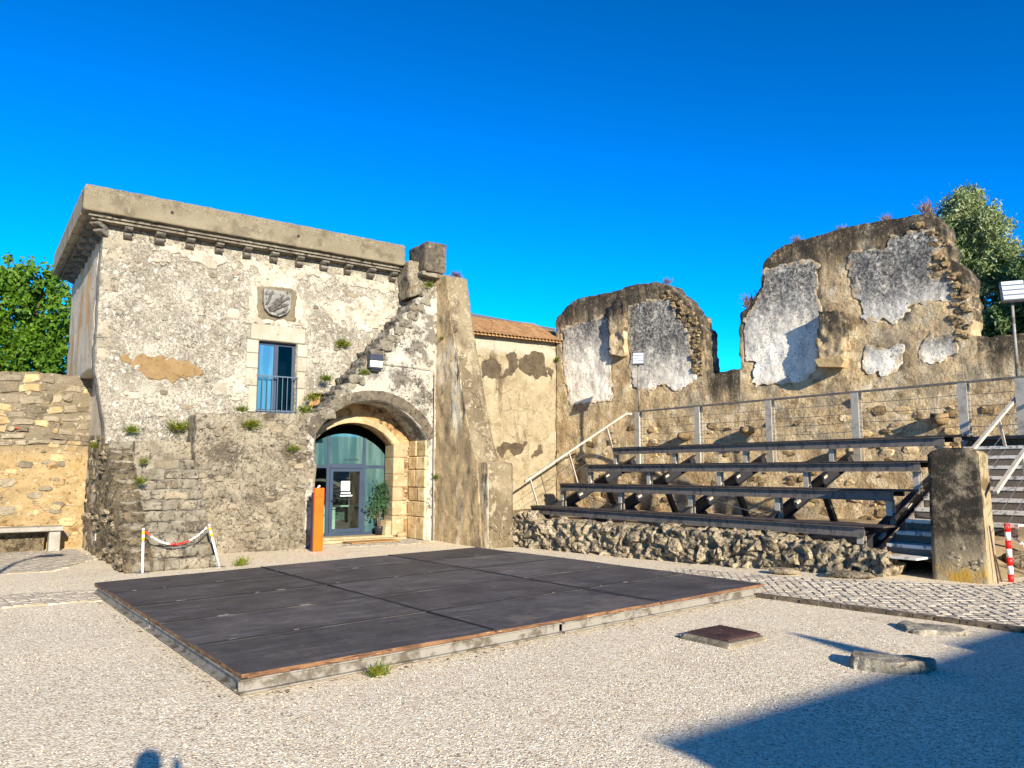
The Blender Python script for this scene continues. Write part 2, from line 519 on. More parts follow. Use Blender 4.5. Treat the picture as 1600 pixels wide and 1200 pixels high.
M['terrace'] = layered('terrace_rubble', ((214, 200, 172), (172, 158, 132), 2.2), [
    ((212, 200, 176), 2.8, .55, .64, {'d': 7, 'r': .7, 'amt': .8}),
    ((196, 150, 90), 1.8, .62, .7, {'amt': .8}),
    ((104, 92, 74), 1.3, .5, .62, {'amt': .75, 'd': 7, 'r': .7}),
    ((92, 84, 72), 12, .5, .6, {'d': 8, 'r': .8, 'amt': .9}),
    ((224, 216, 198), 10, .62, .67, {'amt': .85}),
    ((48, 43, 36), 26, .56, .64, {'d': 7, 'r': .8, 'amt': .9})],
    k=.52, bumps=((4, .6, .06), (16, .9, .035), (70, .5, .008)), cracks=(4.5, .02, .8))
M['arch_wall'] = layered('arch_wall_plaster', ((244, 236, 218), (226, 216, 196), 1.0), [
    ((140, 132, 118), 1.5, .47, .56, {'d': 8, 'r': .7, 'amt': .9}),
    ((84, 78, 69), 13, .51, .58, {'d': 8, 'r': .8, 'in': (1.2, .42, .54)}),
    ((120, 110, 96), 3.0, .44, .6, {'att': ('edge', .55, .1), 'd': 7, 'r': .75, 'amt': .9}),
    ((54, 50, 44), 28, .55, .63, {'d': 7, 'r': .8, 'amt': .95, 'in': (1.7, .4, .55)}),
    ((236, 228, 210), 5, .6, .66, {})], k=.5, bumps=((5, .4, .04), (25, .6, .015), (90, .4, .005)), cracks=(2.0, .014, .9))
M['band'] = layered('arch_band', ((160, 146, 122), (120, 110, 94), 2.5), [((86, 78, 66), 10, .52, .62, {'d': 7, 'r': .75}), ((200, 186, 158), 7, .6, .68), DARKSPECK], k=.42)
M['vault'] = layered('vault_stone', ((196, 158, 108), (150, 116, 78), 2.0), [((90, 70, 50), 4, .5, .64, {'d': 7}), ((226, 196, 146), 6, .6, .68), DARKSPECK], k=.7)
M['ashlar'] = layered('warm_ashlar', ((236, 212, 168), (212, 184, 136), 3.0), [((246, 224, 180), 5, .56, .66), ((150, 116, 74), 9, .58, .68, {'d': 7, 'r': .75}), ((90, 70, 48), 34, .62, .7)], k=.48, vary=.14, bumps=((12, .5, .02), (60, .5, .006)))
M['ashlar_side'] = layered('ashlar_reveal', ((226, 198, 148), (190, 158, 110), 3.0), [((150, 112, 68), 7, .54, .66, {'d': 7, 'r': .75}), ((90, 70, 48), 30, .6, .68)], k=.95, vary=.14, bumps=((12, .7, .03), (60, .5, .008)))  # reveal copy of the ashlar, its colour raised where the sun only skims
M['parapet'] = layered('parapet_concrete', ((196, 182, 150), (178, 163, 132), 1.2), [
    ((128, 116, 94), 3, .5, .66, {'d': 7, 'amt': .6}), ((62, 57, 50), 42, .52, .6, {'d': 6, 'r': .8, 'amt': .9, 'att': ('edge', .42, .05)}), ((60, 55, 48), 60, .58, .66, {'d': 4, 'r': .8, 'amt': .7}),
    ((206, 192, 160), 8, .6, .7)], k=.42, bumps=((6, .2, .02), (70, .5, .006)))
M['parapet_side'] = layered('parapet_side_concrete', ((176, 160, 128), (150, 136, 108), 1.2), [((96, 86, 72), 3, .5, .66, {'d': 7, 'amt': .7, 'st': (1, 1, .2)}), DARKSPECK], k=.7)  # lighter copy of the parapet colour, making up for weak sun on this side
M['corbel'] = layered('carved_corbel', ((176, 168, 152), (140, 132, 118), 5), [((84, 78, 68), 12, .54, .66, {'d': 7}), ((216, 206, 184), 9, .6, .7)], k=.46, vary=.12)
M['cornice'] = layered('cornice_stone', ((196, 184, 160), (150, 140, 122), 3), [((96, 88, 76), 8, .52, .64, {'d': 7}), DARKSPECK], k=.44)
M['white_stone'] = layered('pale_dressed_stone', ((238, 228, 206), (222, 208, 180), 3), [((168, 152, 124), 14, .6, .7, {'d': 7}), ((110, 98, 80), 40, .64, .7)], k=.48, vary=.06)
M['quoin'] = layered('corner_stone', ((222, 210, 184), (192, 180, 154), 3), [((140, 130, 112), 7, .52, .62, {'d': 8, 'r': .75}), ((232, 222, 198), 8, .58, .64), ((60, 54, 46), 30, .57, .64, {'d': 6, 'r': .8})], k=.46, vary=.08, bumps=((10, .7, .03), (60, .5, .006)))
M['white_plaster'] = layered('fresh_white_plaster', ((245, 236, 216), (232, 218, 190), 2), [((196, 184, 160), 3.2, .46, .6, {'d': 9, 'r': .8, 'amt': .9}), ((150, 140, 122), 9, .53, .6, {'d': 8, 'r': .82, 'amt': .8}), ((176, 160, 132), 9, .58, .66, {'d': 7}), ((90, 81, 68), 32, .59, .66, {'d': 6, 'r': .8})], k=.52, bumps=((20, .5, .015), (80, .4, .005)))
M['ochre_patch'] = layered('ochre_mortar_patch', ((200, 166, 116), (182, 148, 100), 3), [((150, 118, 78), 16, .55, .68, {'d': 6})], k=.44)
M['beige_mortar'] = layered('beige_mortar', ((176, 162, 132), (156, 142, 114), 3), [((110, 100, 84), 16, .56, .7, {'d': 7})], k=.44)
M['stairstone'] = layered('worn_step_stone', ((210, 199, 174), (170, 160, 138), 3), [((88, 80, 68), 9, .5, .62, {'d': 8, 'r': .75}), ((208, 200, 182), 12, .61, .68), ((180, 142, 90), 3, .64, .72), ((46, 42, 36), 28, .57, .65, {'d': 7, 'r': .8})], k=.42, vary=.1, bumps=((7, .7, .05), (30, .8, .018), (90, .4, .005)))
M['stair_side'] = layered('stair_cheek_rubble', ((150, 134, 104), (110, 98, 76), 3), [((70, 60, 46), 9, .48, .6, {'d': 8, 'r': .75}), ((196, 176, 136), 12, .6, .68), ((40, 34, 28), 28, .55, .64, {'d': 7, 'r': .8})], k=.92, bumps=((6, .9, .08), (24, 1.0, .03)))
M['rubble_warm'] = layered('warm_rubble_mortar', ((234, 204, 150), (216, 182, 126), 1.6), [
    ((232, 200, 136), 1.1, .52, .66, {'amt': .8}), ((170, 132, 82), 2.6, .56, .68, {'d': 7}), ((150, 138, 116), .8, .6, .72, {'amt': .8}),
    ((168, 154, 128), 1.4, .25, .45, {'att': ('edge', 2.0, 1.5), 'd': 7}), ((110, 92, 66), 14, .54, .64, {'d': 8, 'r': .78}), ((240, 222, 184), 8, .6, .66, {'d': 6})], k=.5, bumps=((5, .8, .06), (24, 1.0, .03)))
M['gold_stone'] = layered('golden_wall_stone', ((238, 210, 158), (214, 182, 128), 2.5), [((160, 128, 84), 9, .54, .64, {'d': 8, 'r': .75}), ((248, 230, 190), 7, .58, .66)], k=.5, vary=.18, bumps=((14, .7, .02), (60, .5, .006)))
M['rubble_stone'] = layered('rubble_wall_stone', ((200, 184, 154), (170, 156, 130), 2.5), [((120, 110, 94), 7, .52, .64, {'d': 7, 'r': .75}), ((236, 222, 190), 7, .6, .68), ((70, 62, 52), 32, .6, .68, {'d': 6})], k=.46, vary=.25, bumps=((14, .6, .02), (60, .5, .006)))
M['grey_rubble'] = layered('grey_rubble_mortar', ((170, 156, 130), (146, 132, 108), 2), [((196, 168, 120), 1.6, .55, .68), ((96, 86, 72), 11, .52, .64, {'d': 8, 'r': .75}), ((220, 208, 182), 10, .62, .68)], k=.44, bumps=((6, .6, .05), (28, .8, .016)))
M['buttress'] = layered('buttress_render', ((198, 180, 144), (172, 153, 118), 1.2), [
    ((150, 132, 102), 1.1, .5, .62, {'st': (1, 1, .4), 'd': 7, 'r': .7}), ((232, 216, 178), 3.2, .53, .62, {'w': .5, 'd': 8, 'r': .72, 'amt': .8}), ((124, 108, 84), 4.5, .53, .63, {'d': 8, 'w': .3, 'r': .74, 'amt': .75}),
    ((236, 220, 182), 9, .6, .66, {'w': .6}), ((84, 74, 60), 22, .57, .66, {'d': 7, 'r': .78})], k=.46, bumps=((5, .6, .03), (30, .8, .015)), cracks=(1.5, .012, .9))
M['buttress_side'] = layered('buttress_side_render', ((196, 170, 126), (160, 138, 104), 1.0), [  # buttress colour lightened on this side to make up for grazing sun
    ((224, 212, 184), 1.2, .5, .62, {'st': (1, 1, .22), 'd': 7}), ((90, 79, 62), 1.5, .52, .62, {'st': (1, 1, .22), 'd': 7, 'r': .72}),
    ((206, 178, 128), 4, .56, .64, {'w': .5}), ((70, 61, 48), 15, .56, .64, {'d': 7, 'r': .78})], k=.95, bumps=((5, .7, .04), (30, .9, .02)))
M['plaster_skin'] = layered('cream_plaster', ((230, 213, 174), (206, 186, 146), 1.4), [
    ((176, 154, 116), 2.2, .48, .62, {'d': 9, 'r': .76, 'w': .4, 'amt': .75}), ((240, 226, 192), 6, .55, .63, {'w': .3, 'd': 8, 'r': .7, 'amt': .7}),
    ((140, 121, 92), 1.5, .56, .66, {'st': (1, 1, .3), 'd': 7}), ((104, 89, 67), 20, .57, .65, {'d': 7, 'r': .78, 'amt': .85}), ((240, 230, 206), 2.2, .32, .5, {'att': ('edge', .75, .45), 'd': 8, 'r': .7, 'amt': .85})], k=.46, bumps=((5, .4, .02), (40, .6, .01)), cracks=(1.6, .01, .8))
M['plaster_base'] = layered('bare_brown_render', ((142, 124, 98), (110, 95, 74), 4), [((80, 66, 50), 18, .55, .66, {'d': 7})], k=.42, bumps=((20, .8, .02),))
M['ruin'] = layered('ruin_ochre_render', ((208, 184, 142), (182, 156, 116), 1.0), [
    ((220, 202, 166), 2.2, .5, .62, {'d': 8}), ((134, 112, 80), 2.6, .5, .63, {'d': 9, 'r': .75, 'amt': .85}),
    ((150, 138, 116), .9, .52, .66, {'amt': .8}),
    ((70, 61, 49), 2.6, .40, .58, {'st': (1, 1, .14), 'att': ('edge', 1.5, .45), 'd': 9, 'r': .78, 'amt': .9}),
    ((50, 45, 38), 3.0, .30, .56, {'att': ('edge', .75, .25), 'd': 9, 'r': .8, 'amt': .9}),
    ((172, 154, 124), 11, .57, .64, {'att': ('edge', .8, .1), 'd': 7, 'r': .8}),
    ((58, 49, 38), 24, .55, .63, {'d': 7, 'r': .82})], k=.95, bumps=((3.5, .8, .09), (12, 1.0, .06), (50, .9, .018)))
M['ruin_patch'] = layered('ruin_old_plaster', ((246, 238, 220), (232, 222, 202), 1.5), [
    ((170, 164, 154), 1.6, .46, .6, {'d': 9, 'r': .78, 'amt': .75, 'st': (1, 1, .5)}),
    ((112, 108, 102), 2.2, .3, .56, {'att': ('high', .25, .8), 'd': 9, 'r': .8, 'amt': .9, 'st': (1, 1, .5)}),
    ((56, 53, 50), 11, .44, .56, {'d': 8, 'r': .84, 'att': ('high', .2, .85), 'amt': .95}),
    ((206, 198, 180), 13, .56, .62, {'d': 7, 'r': .82, 'att': ('high', .3, .8)}),
    ((40, 38, 35), 20, .54, .6, {'d': 7, 'r': .84, 'amt': .95, 'in': (1.3, .36, .54)}),
    ((186, 160, 118), 5, .44, .54, {'att': ('border', .12, .0), 'd': 8, 'r': .78, 'amt': .85})], k=.95, bumps=((8, .6, .04), (40, .9, .016)))
M['ruin_bed'] = layered('ruin_bedded_stone', ((204, 180, 138), (176, 150, 110), 1.6), [((220, 202, 166), 5, .54, .64, {'d': 7}), ((120, 100, 72), 8, .54, .64, {'d': 8, 'r': .75}), ((58, 49, 38), 24, .56, .64, {'d': 6, 'r': .8})], k=.9, vary=.1, bumps=((12, .8, .03), (50, .7, .01)))
M['crumbled'] = layered('crumbled_core_stone', ((170, 144, 102), (134, 112, 80), 4), [((74, 62, 48), 9, .5, .62, {'d': 8, 'r': .8}), ((196, 172, 130), 12, .58, .66)], k=.7, vary=.25, bumps=((12, .9, .04), (50, .8, .012)))
M['ruin_stone'] = layered('ruin_rubble_stone', ((206, 176, 126), (176, 148, 106), 2.5), [((100, 86, 66), 8, .54, .64, {'d': 7, 'r': .75}), ((232, 210, 166), 8, .6, .7), ((60, 52, 42), 30, .6, .68)], k=.95, vary=.22, bumps=((12, .7, .03), (60, .5, .008)))
M['low_stone'] = layered('pitted_limestone', ((208, 190, 156), (162, 146, 118), 4), [((84, 74, 60), 9, .49, .6, {'d': 8, 'r': .78}), ((222, 208, 178), 12, .6, .68), ((30, 26, 21), 22, .54, .61, {'d': 7, 'r': .82})], k=.82, vary=.2, bumps=((10, 1.0, .08), (34, 1.0, .035)))
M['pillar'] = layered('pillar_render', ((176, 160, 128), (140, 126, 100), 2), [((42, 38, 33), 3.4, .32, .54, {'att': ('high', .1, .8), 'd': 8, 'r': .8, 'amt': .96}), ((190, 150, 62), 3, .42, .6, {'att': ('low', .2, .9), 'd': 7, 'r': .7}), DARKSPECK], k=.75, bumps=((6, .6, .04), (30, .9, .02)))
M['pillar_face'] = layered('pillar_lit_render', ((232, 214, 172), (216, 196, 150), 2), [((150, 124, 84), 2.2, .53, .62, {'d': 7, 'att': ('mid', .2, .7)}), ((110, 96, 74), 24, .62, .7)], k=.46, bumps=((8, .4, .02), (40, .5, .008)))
M['sett'] = layered('pale_sett', ((186, 176, 157), (158, 148, 130), 6), [((128, 118, 102), 20, .58, .7, {'d': 6}), ((222, 214, 198), 14, .6, .7)], k=.95, vary=.16, bumps=((30, .5, .012), (120, .4, .003)))
M['sett_bed'] = plain('sett_joint_sand', (150, 134, 108), .95, bump=(60, .5, .01))
M['kerb'] = layered('dark_edge_stone', ((120, 108, 88), (92, 82, 66), 6), [((60, 52, 42), 14, .54, .66, {'d': 6}), ((170, 156, 130), 18, .62, .7)], k=.8)
M['slab_stone'] = layered('worn_slab_stone', ((186, 178, 160), (154, 145, 126), 5), [((104, 95, 78), 12, .5, .62, {'d': 8, 'r': .78}), ((60, 54, 45), 30, .57, .65, {'d': 6, 'r': .8}), ((206, 196, 170), 7, .6, .7), ((150, 136, 70), 5, .66, .74, {'amt': .6})], k=.72, bumps=((10, .8, .03), (40, .8, .012)))
M['stage_ply'] = layered('black_phenolic_plywood', ((84, 80, 79), (70, 66, 66), 3), [((112, 108, 112), 4, .5, .66, {'st': (.35, 2.5, 1), 'd': 9, 'r': .75, 'amt': .8}), ((58, 54, 56), 1.4, .48, .64, {'amt': .8, 'd': 8, 'r': .7}), ((132, 122, 110), .8, .53, .68, {'amt': .45, 'd': 8, 'r': .75}), ((140, 132, 122), 3.5, .6, .7, {'amt': .5, 'd': 8, 'r': .8}), ((150, 150, 154), 20, .71, .76, {'st': (.5, 1.6, 1), 'd': 6, 'amt': .8})], k=.85, rough=.62, vary=.2, bumps=((3, .25, .03), (90, .3, .002)))
M['ply_edge'] = layered('plywood_edge', ((150, 112, 78), (112, 80, 56), 4), [((84, 58, 44), 6, .5, .64, {'st': (1, 1, 8), 'd': 6}), ((206, 170, 122), 8, .6, .7, {'st': (1, 1, 6)})], k=.7, bumps=((40, .6, .01),))
M['galv'] = plain('galvanised_steel', (168, 162, 150), .6, .1, .6, ((112, 103, 88), 6, .46, .64), bump=(40, .15, .004))
M['galv_dark'] = plain('weathered_steel_beam', (140, 130, 120), .7, .0, .6, ((92, 87, 85), 9, .48, .66, (1, 1, .5)), bump=(40, .15, .004))
M['post_grey'] = plain('grey_painted_steel', (200, 190, 172), .6, .0, .75, ((170, 160, 144), 6, .48, .66), .2)
M['plank'] = layered('dark_seat_plank', ((82, 72, 66), (64, 56, 52), 3), [((120, 108, 98), 6, .56, .68, {'st': (3, .3, 1), 'd': 7, 'amt': .7}), ((44, 38, 36), 14, .56, .66, {'st': (3, .3, 1)})], k=.8, rough=.7, vary=.1)
M['black_steel'] = plain('dark_steel', (46, 46, 50), .5, .3)  # also used for the rakers, whose shade is painted in as black
M['wire'] = plain('steel_cable', (120, 120, 122), .4, .6)
M['grate'] = plain('perforated_steel', (136, 122, 104), .8, .0, .8, ((40, 38, 35), 150, .5, .54))
M['tread'] = plain('dull_galvanised_tread', (220, 212, 198), .7, .0, .9, ((130, 124, 112), 9, .5, .64))
M['blue_frame'] = plain('blue_painted_frame', (66, 90, 122), .55, .0, .34, ((56, 80, 114), 4, .5, .64))
M['rail_steel'] = plain('grey_blue_rail', (86, 100, 112), .4, .3, .8)
M['totem'] = plain('orange_lacquer', (205, 90, 4), .5, 0, 1.0, ((194, 80, 4), 2, .45, .65), .25)
M['totem_side'] = plain('dark_totem_edge', (70, 40, 48), .5)  # dark colour standing in for the shadow left of the totem
M['ink'] = plain('dark_red_ink', (120, 30, 8), .6)
M['black'] = plain('black_matt', (22, 22, 24), .7)
M['white_paint'] = plain('white_paint', (236, 234, 228), .5, 0, .85, ((200, 196, 186), 14, .56, .68))
M['yellow_tape'] = plain('yellow_tape', (240, 180, 20), .5)
M['red_paint'] = plain('red_paint', (226, 24, 20), .45)
M['iron'] = layered('rusty_iron', ((92, 68, 62), (64, 50, 48), 6), [((130, 88, 76), 12, .55, .66, {'d': 6})], k=.8, rough=.6, bumps=((60, .3, .004),))
M['concrete'] = layered('rough_concrete', ((150, 140, 118), (112, 103, 86), 9), [((90, 84, 70), 10, .54, .66, {'d': 7}), ((206, 198, 178), 16, .6, .7)], k=.85)
M['pipe'] = plain('pale_pipe', (176, 168, 150), .6, k=.6)
M['tile'] = layered('clay_tile', ((222, 176, 122), (200, 150, 100), 5), [((140, 90, 58), 8, .56, .68), ((232, 186, 130), 7, .6, .7)], k=.5, vary=.16)
M['flat_roof'] = plain('grey_roofing', (110, 108, 106), .9, k=.5)
M['marble'] = layered('bench_stone', ((222, 214, 198), (200, 192, 176), 5), [((150, 140, 124), 12, .58, .68, {'d': 6})], k=.5)
M['shield'] = layered('carved_shield', ((206, 202, 192), (176, 172, 162), 7), [((110, 106, 98), 10, .5, .64, {'d': 7}), DARKSPECK], k=.44)
M['shield_dark'] = layered('carved_shield_relief', ((146, 142, 134), (112, 108, 102), 9), [((70, 66, 60), 16, .52, .64, {'d': 7})], k=.44)
M['room'] = plain('dark_room_plaster', (120, 116, 108), .9, k=.5)
M['room_floor'] = plain('room_floor', (120, 124, 116), .5, k=.7)
M['desk'] = plain('pale_green_desk', (214, 224, 204), .5, k=.9)
M['lamp_glass'] = plain('lamp_glass', (216, 214, 186), .25)
M['lamp_body'] = plain('lamp_housing', (44, 46, 56), .4)
M['led'] = plain('floodlight_diffuser', (190, 196, 202), .3, .1)
M['led_rib'] = plain('floodlight_ribs', (120, 124, 130), .4, .4)
M['pot'] = plain('black_plastic_pot', (34, 34, 38), .5)
M['bark'] = layered('bark', ((122, 104, 82), (90, 76, 60), 8), [((60, 50, 40), 14, .54, .66)], k=.8)
M['mat'] = layered('coir_mat', ((176, 136, 84), (150, 112, 66), 30), [((110, 80, 46), 60, .56, .66)], k=.9)
M['paper'] = plain('white_paper', (238, 242, 246), .6)
M['cloth_a'] = plain('dark_jacket', (40, 44, 60), .9)
M['back_wall'] = layered('lime_wall', ((220, 210, 190), (200, 190, 168), 1.5), [((150, 140, 120), 5, .58, .7)], k=.9)
def glass_mat(name, tint, refl, fm=1.0):
    t = NT(name)
    fr = t.n('ShaderNodeFresnel'); fr.inputs[0].default_value = 1.5
    f = t.math('ADD', t.math('MULTIPLY', fr.outputs[0], fm), refl)
    tr = t.n('ShaderNodeBsdfTransparent'); tr.inputs[0].default_value = tint
    gl = t.n('ShaderNodeBsdfGlossy'); gl.inputs['Roughness'].default_value = .02; gl.inputs[0].default_value = (.9, .95, 1, 1)
    mx = t.n('ShaderNodeMixShader')
    t.put(mx.inputs[0], f); t.t.links.new(tr.outputs[0], mx.inputs[1]); t.t.links.new(gl.outputs[0], mx.inputs[2])
    t.t.links.new(mx.outputs[0], t.out.inputs[0])
    return t.m
M['glass'] = glass_mat('door_glass', (.72, .82, .8, 1), .06)
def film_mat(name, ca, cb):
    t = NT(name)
    col = t.mix(t.step(t.noise(2.2, 5, .6, (3, 3, .25)), .4, .62), lin(ca, .55), lin(cb, .6))  # diffuse colour stands in for part of what the pane reflects
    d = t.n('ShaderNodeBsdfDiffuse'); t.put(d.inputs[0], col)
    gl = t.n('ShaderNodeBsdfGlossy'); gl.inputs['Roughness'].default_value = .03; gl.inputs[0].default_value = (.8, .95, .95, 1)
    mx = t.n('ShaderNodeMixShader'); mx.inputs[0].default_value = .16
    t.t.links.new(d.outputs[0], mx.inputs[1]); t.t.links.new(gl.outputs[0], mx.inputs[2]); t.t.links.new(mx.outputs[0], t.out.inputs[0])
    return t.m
M['film'] = film_mat('teal_film_glass', (66, 104, 106), (96, 132, 130))  # teal film whose diffuse colour also replaces the dull reflections on the door
M['dusty'] = film_mat('dusty_blue_glass', (72, 108, 140), (92, 130, 158))  # no dust: the grey-blue is reflected sky painted into the pane colour
M['dark_glass'] = glass_mat('dark_window_glass', (.3, .36, .4, 1), .0, .35)
M['glass_mirror'] = glass_mat('reflective_glass', (.3, .4, .42, 1), .16)
def leaf_mat(name, c1, c2, c3, trans=.35, k=1.0):
    t = NT(name)
    col = t.mix(t.step(t.noise(1.2, 4, .6), .35, .65), lin(c1, k), lin(c2, k))
    col = t.mix(t.step(t.noise(14, 2, .5), .5, .62), col, lin(c3, k))
    d = t.n('ShaderNodeBsdfPrincipled'); t.put(d.inputs['Base Color'], col); d.inputs['Roughness'].default_value = .5
    d.inputs['Specular IOR Level'].default_value = .3
    tr = t.n('ShaderNodeBsdfTranslucent'); t.put(tr.inputs[0], col)
    mx = t.n('ShaderNodeMixShader'); mx.inputs[0].default_value = trans
    t.t.links.new(d.outputs[0], mx.inputs[1]); t.t.links.new(tr.outputs[0], mx.inputs[2])
    t.t.links.new(mx.outputs[0], t.out.inputs[0])
    return t.m
M['leaf_bright'] = leaf_mat('bright_leaf', (76, 112, 24), (104, 138, 34), (58, 92, 22), .35, .95)
M['leaf_silver'] = leaf_mat('silvery_leaf', (112, 128, 74), (164, 172, 124), (78, 98, 46), .3, 1.0)
M['leaf_dark'] = leaf_mat('dark_leaf', (84, 108, 56), (120, 138, 86), (60, 82, 42), .3, .95)
M['leaf_weed'] = leaf_mat('weed_leaf', (112, 132, 42), (140, 140, 46), (84, 110, 32), .35, .8)
M['leaf_dry'] = leaf_mat('dry_weed', (150, 120, 110), (120, 90, 110), (140, 130, 90), .3, .7)
M['leaf_pot'] = leaf_mat('ficus_leaf', (64, 100, 62), (96, 128, 96), (44, 74, 44), .2, .7)

# ------------------------------------------------------------------ ground
def ground_z(u, v):
    r = max(0.0, min(1.0, (u - 9.8) / 2.4)) * max(0.0, min(1.0, (11.0 - v) / 4.5)) * max(0.0, min(1.0, (v + 6) / 6))
    return .1 * r
def build_ground():
    xs = sorted(set([-900, -300, -100, -50, -25] + [-12 + .5*i for i in range(80)] + [30, 45, 80, 150, 400, 900]))
    ys = sorted(set([-900, -300, -100, -50, -20] + [-8 + .5*i for i in range(74)] + [32, 45, 80, 150, 400, 900]))
    m = MB()
    for x in xs:
        for y in ys:
            z = ground_z(x, y)
            if -12 < x < 28 and -8 < y < 29: z += .012 * fbm(x, y, 0, .8, 3)
            m.v.append((x, y, z))
    n = len(ys)
    for i in range(len(xs)-1):
        for j in range(n-1): m.f.append((i*n+j, (i+1)*n+j, (i+1)*n+j+1, i*n+j+1))
    g = struct('gravel_ground', m, M['gravel'], True)
    # loose pebbles close to the viewer
    N = 30000
    depth = 3.2 + 9.5 * nr.random(N) ** 1.7
    lat = (nr.random(N)*2 - 1) * .72 * depth
    hd = math.atan2(.585, .811)
    U = lat*math.cos(hd) + depth*math.sin(hd); V = -lat*math.sin(hd) + depth*math.cos(hd)
    stage = (U > 1.6) & (U < 9.45) & (V > 6.1 + (U-1.8)*.085) & (V < 14)
    path = (U > 9.1) & (V > 0)
    keep = ~(stage | path)
    U, V = U[keep], V[keep]; N = len(U)
    r = .0035 + .0065 * nr.random(N) ** 2.2
    base = np.array([(1,0,0),(0,1,0),(-1,0,0),(0,-1,0),(0,0,.75),(.6,.6,.55)], float)
    fcs = np.array([(0,1,5),(0,5,4),(5,1,4),(1,2,4),(2,3,4),(3,0,4)])
    ang = nr.random(N) * 6.283; ca, sa = np.cos(ang), np.sin(ang)
    sx = r * (.8 + .7*nr.random(N)); sy = r * (.8 + .5*nr.random(N)); sz = r * (.7 + .5*nr.random(N))
    bx = base[None, :, 0]*sx[:, None]; by = base[None, :, 1]*sy[:, None]
    P = np.stack([U[:, None] + bx*ca[:, None] - by*sa[:, None], V[:, None] + bx*sa[:, None] + by*ca[:, None],
                  np.array([ground_z(a, b) for a, b in zip(U, V)])[:, None] + .001 + base[None, :, 2]*sz[:, None]], -1).reshape(-1, 3)
    F = (fcs[None] + (np.arange(N)*6)[:, None, None]).reshape(-1, 3)
    me = bpy.data.meshes.new('loose_gravel'); me.vertices.add(len(P)); me.vertices.foreach_set('co', P.ravel())
    me.loops.add(F.size); me.loops.foreach_set('vertex_index', F.ravel().astype(np.int32))
    me.polygons.add(len(F)); me.polygons.foreach_set('loop_start', (np.arange(len(F))*3).astype(np.int32))
    me.update(); me.validate(); me.materials.append(M['pebble'])
    o = link('loose_gravel', me); o['kind'] = 'stuff'
build_ground()

# raised soil under the benches
TA = math.atan(.16); AXW = (math.sin(TA), -math.cos(TA)); NNW = (-math.cos(TA), -math.sin(TA)); OW = (16.5, 20.3)
def ruin_pt(s, z, off=0.0): return (OW[0] + AXW[0]*s + NNW[0]*off, OW[1] + AXW[1]*s + NNW[1]*off, z)
def low_u(v): return 10.66 + (15.55 - v) * .15
m = MB(); nu, nv = 24, 40
for j in range(nv+1):
    v = 20.25 - (20.25 - 3.0) * j / nv
    for i in range(nu+1):
        t = i / nu
        u0 = low_u(min(v, 15.55)) + .3; u1 = 16.6 + (20.3 - v) * .16
        u = u0 + (u1-u0)*t
        s_ = max(0, min(1, (v - 5.2) / 1.0))
        m.v.append((u, v, .05 + s_ * (.38 + .16*t) + .05*fbm(u, v, 2, .9, 3) * (1 if i else .2)))
for j in range(nv):
    for i in range(nu): m.f.append((j*(nu+1)+i, (j+1)*(nu+1)+i, (j+1)*(nu+1)+i+1, j*(nu+1)+i+1))
M['soil'] = layered('dry_soil', ((168, 146, 112), (124, 108, 84), 1.5), [((196, 158, 92), 1.6, .58, .7), ((80, 66, 50), 6, .56, .68, {'d': 7})], k=.9)
struct('earth_bank', m, M['soil'], True)

# ------------------------------------------------------------------ cobbled strips
def path_strip(name, label, poly_fn, rows, cols, real, bedpoly, zf, size=.115, jit=.012):
    root = thing(name, label, 'paving', (bedpoly[0][0], bedpoly[0][1], 0))
    root['kind'] = 'structure'
    b = MB(); n = len(bedpoly)
    b.add([(x, y, zf(x, y) + .006) for x, y in bedpoly] + [(x, y, zf(x, y) - .1) for x, y in bedpoly], [tuple(range(n))] + [(i, n+i, n+(i+1) % n, (i+1) % n) for i in range(n)])
    part('joint_bed', b, M['sett_bed'], root)
    protos = []
    for q in range(8):
        r2 = random.Random(q); w, d = .5*size*r2.uniform(.92, 1.0), .5*size*r2.uniform(.9, .99)
        j = lambda: r2.uniform(-.07, .07)*size
        bot = [(-w+j(), -d+j()), (w+j(), -d+j()), (w+j(), d+j()), (-w+j(), d+j())]
        vs = [(x, y, -.04) for x, y in bot] + [(x, y, .008) for x, y in bot] + [(x*.84, y*.84, .012 + r2.uniform(0, .004)) for x, y in bot]
        fs = [(i, (i+1) % 4, 4+(i+1) % 4, 4+i) for i in range(4)] + [(4+i, 4+(i+1) % 4, 8+(i+1) % 4, 8+i) for i in range(4)] + [(8, 9, 10, 11)]
        mm = MB(); mm.add(vs, fs); protos.append(mm)
    meshes = [p.mesh('sett', M['sett']) for p in protos]
    cells = poly_fn()
    cells.sort(key=lambda c: c[0]**2 + c[1]**2)
    l = root.location; rest = MB()
    for k, (x, y, a) in enumerate(cells):
        z = zf(x, y) + rng.uniform(-.004, .004)
        rot = a + rng.uniform(-.08, .08)
        if k < real:
            link('sett', rng.choice(meshes), root, (x-l.x, y-l.y, z-l.z), (rng.uniform(-.03, .03), rng.uniform(-.03, .03), rot))
        else:
            p = rng.choice(protos); c_, s_ = math.cos(rot), math.sin(rot)
            rest.add([(x + c_*a_ - s_*b_, y + s_*a_ + c_*b_, z + h_) for a_, b_, h_ in p.v], p.f)
    if rest.v:
        o = part('sett_field', rest, M['sett'], root); o['kind'] = 'stuff'
    return root
def in_poly(x, y, P):
    c = False
    for i in range(len(P)):
        (x0, y0), (x1, y1) = P[i], P[(i+1) % len(P)]
        if (y0 > y) != (y1 > y) and x < (x1-x0)*(y-y0)/(y1-y0)+x0: c = not c
    return c
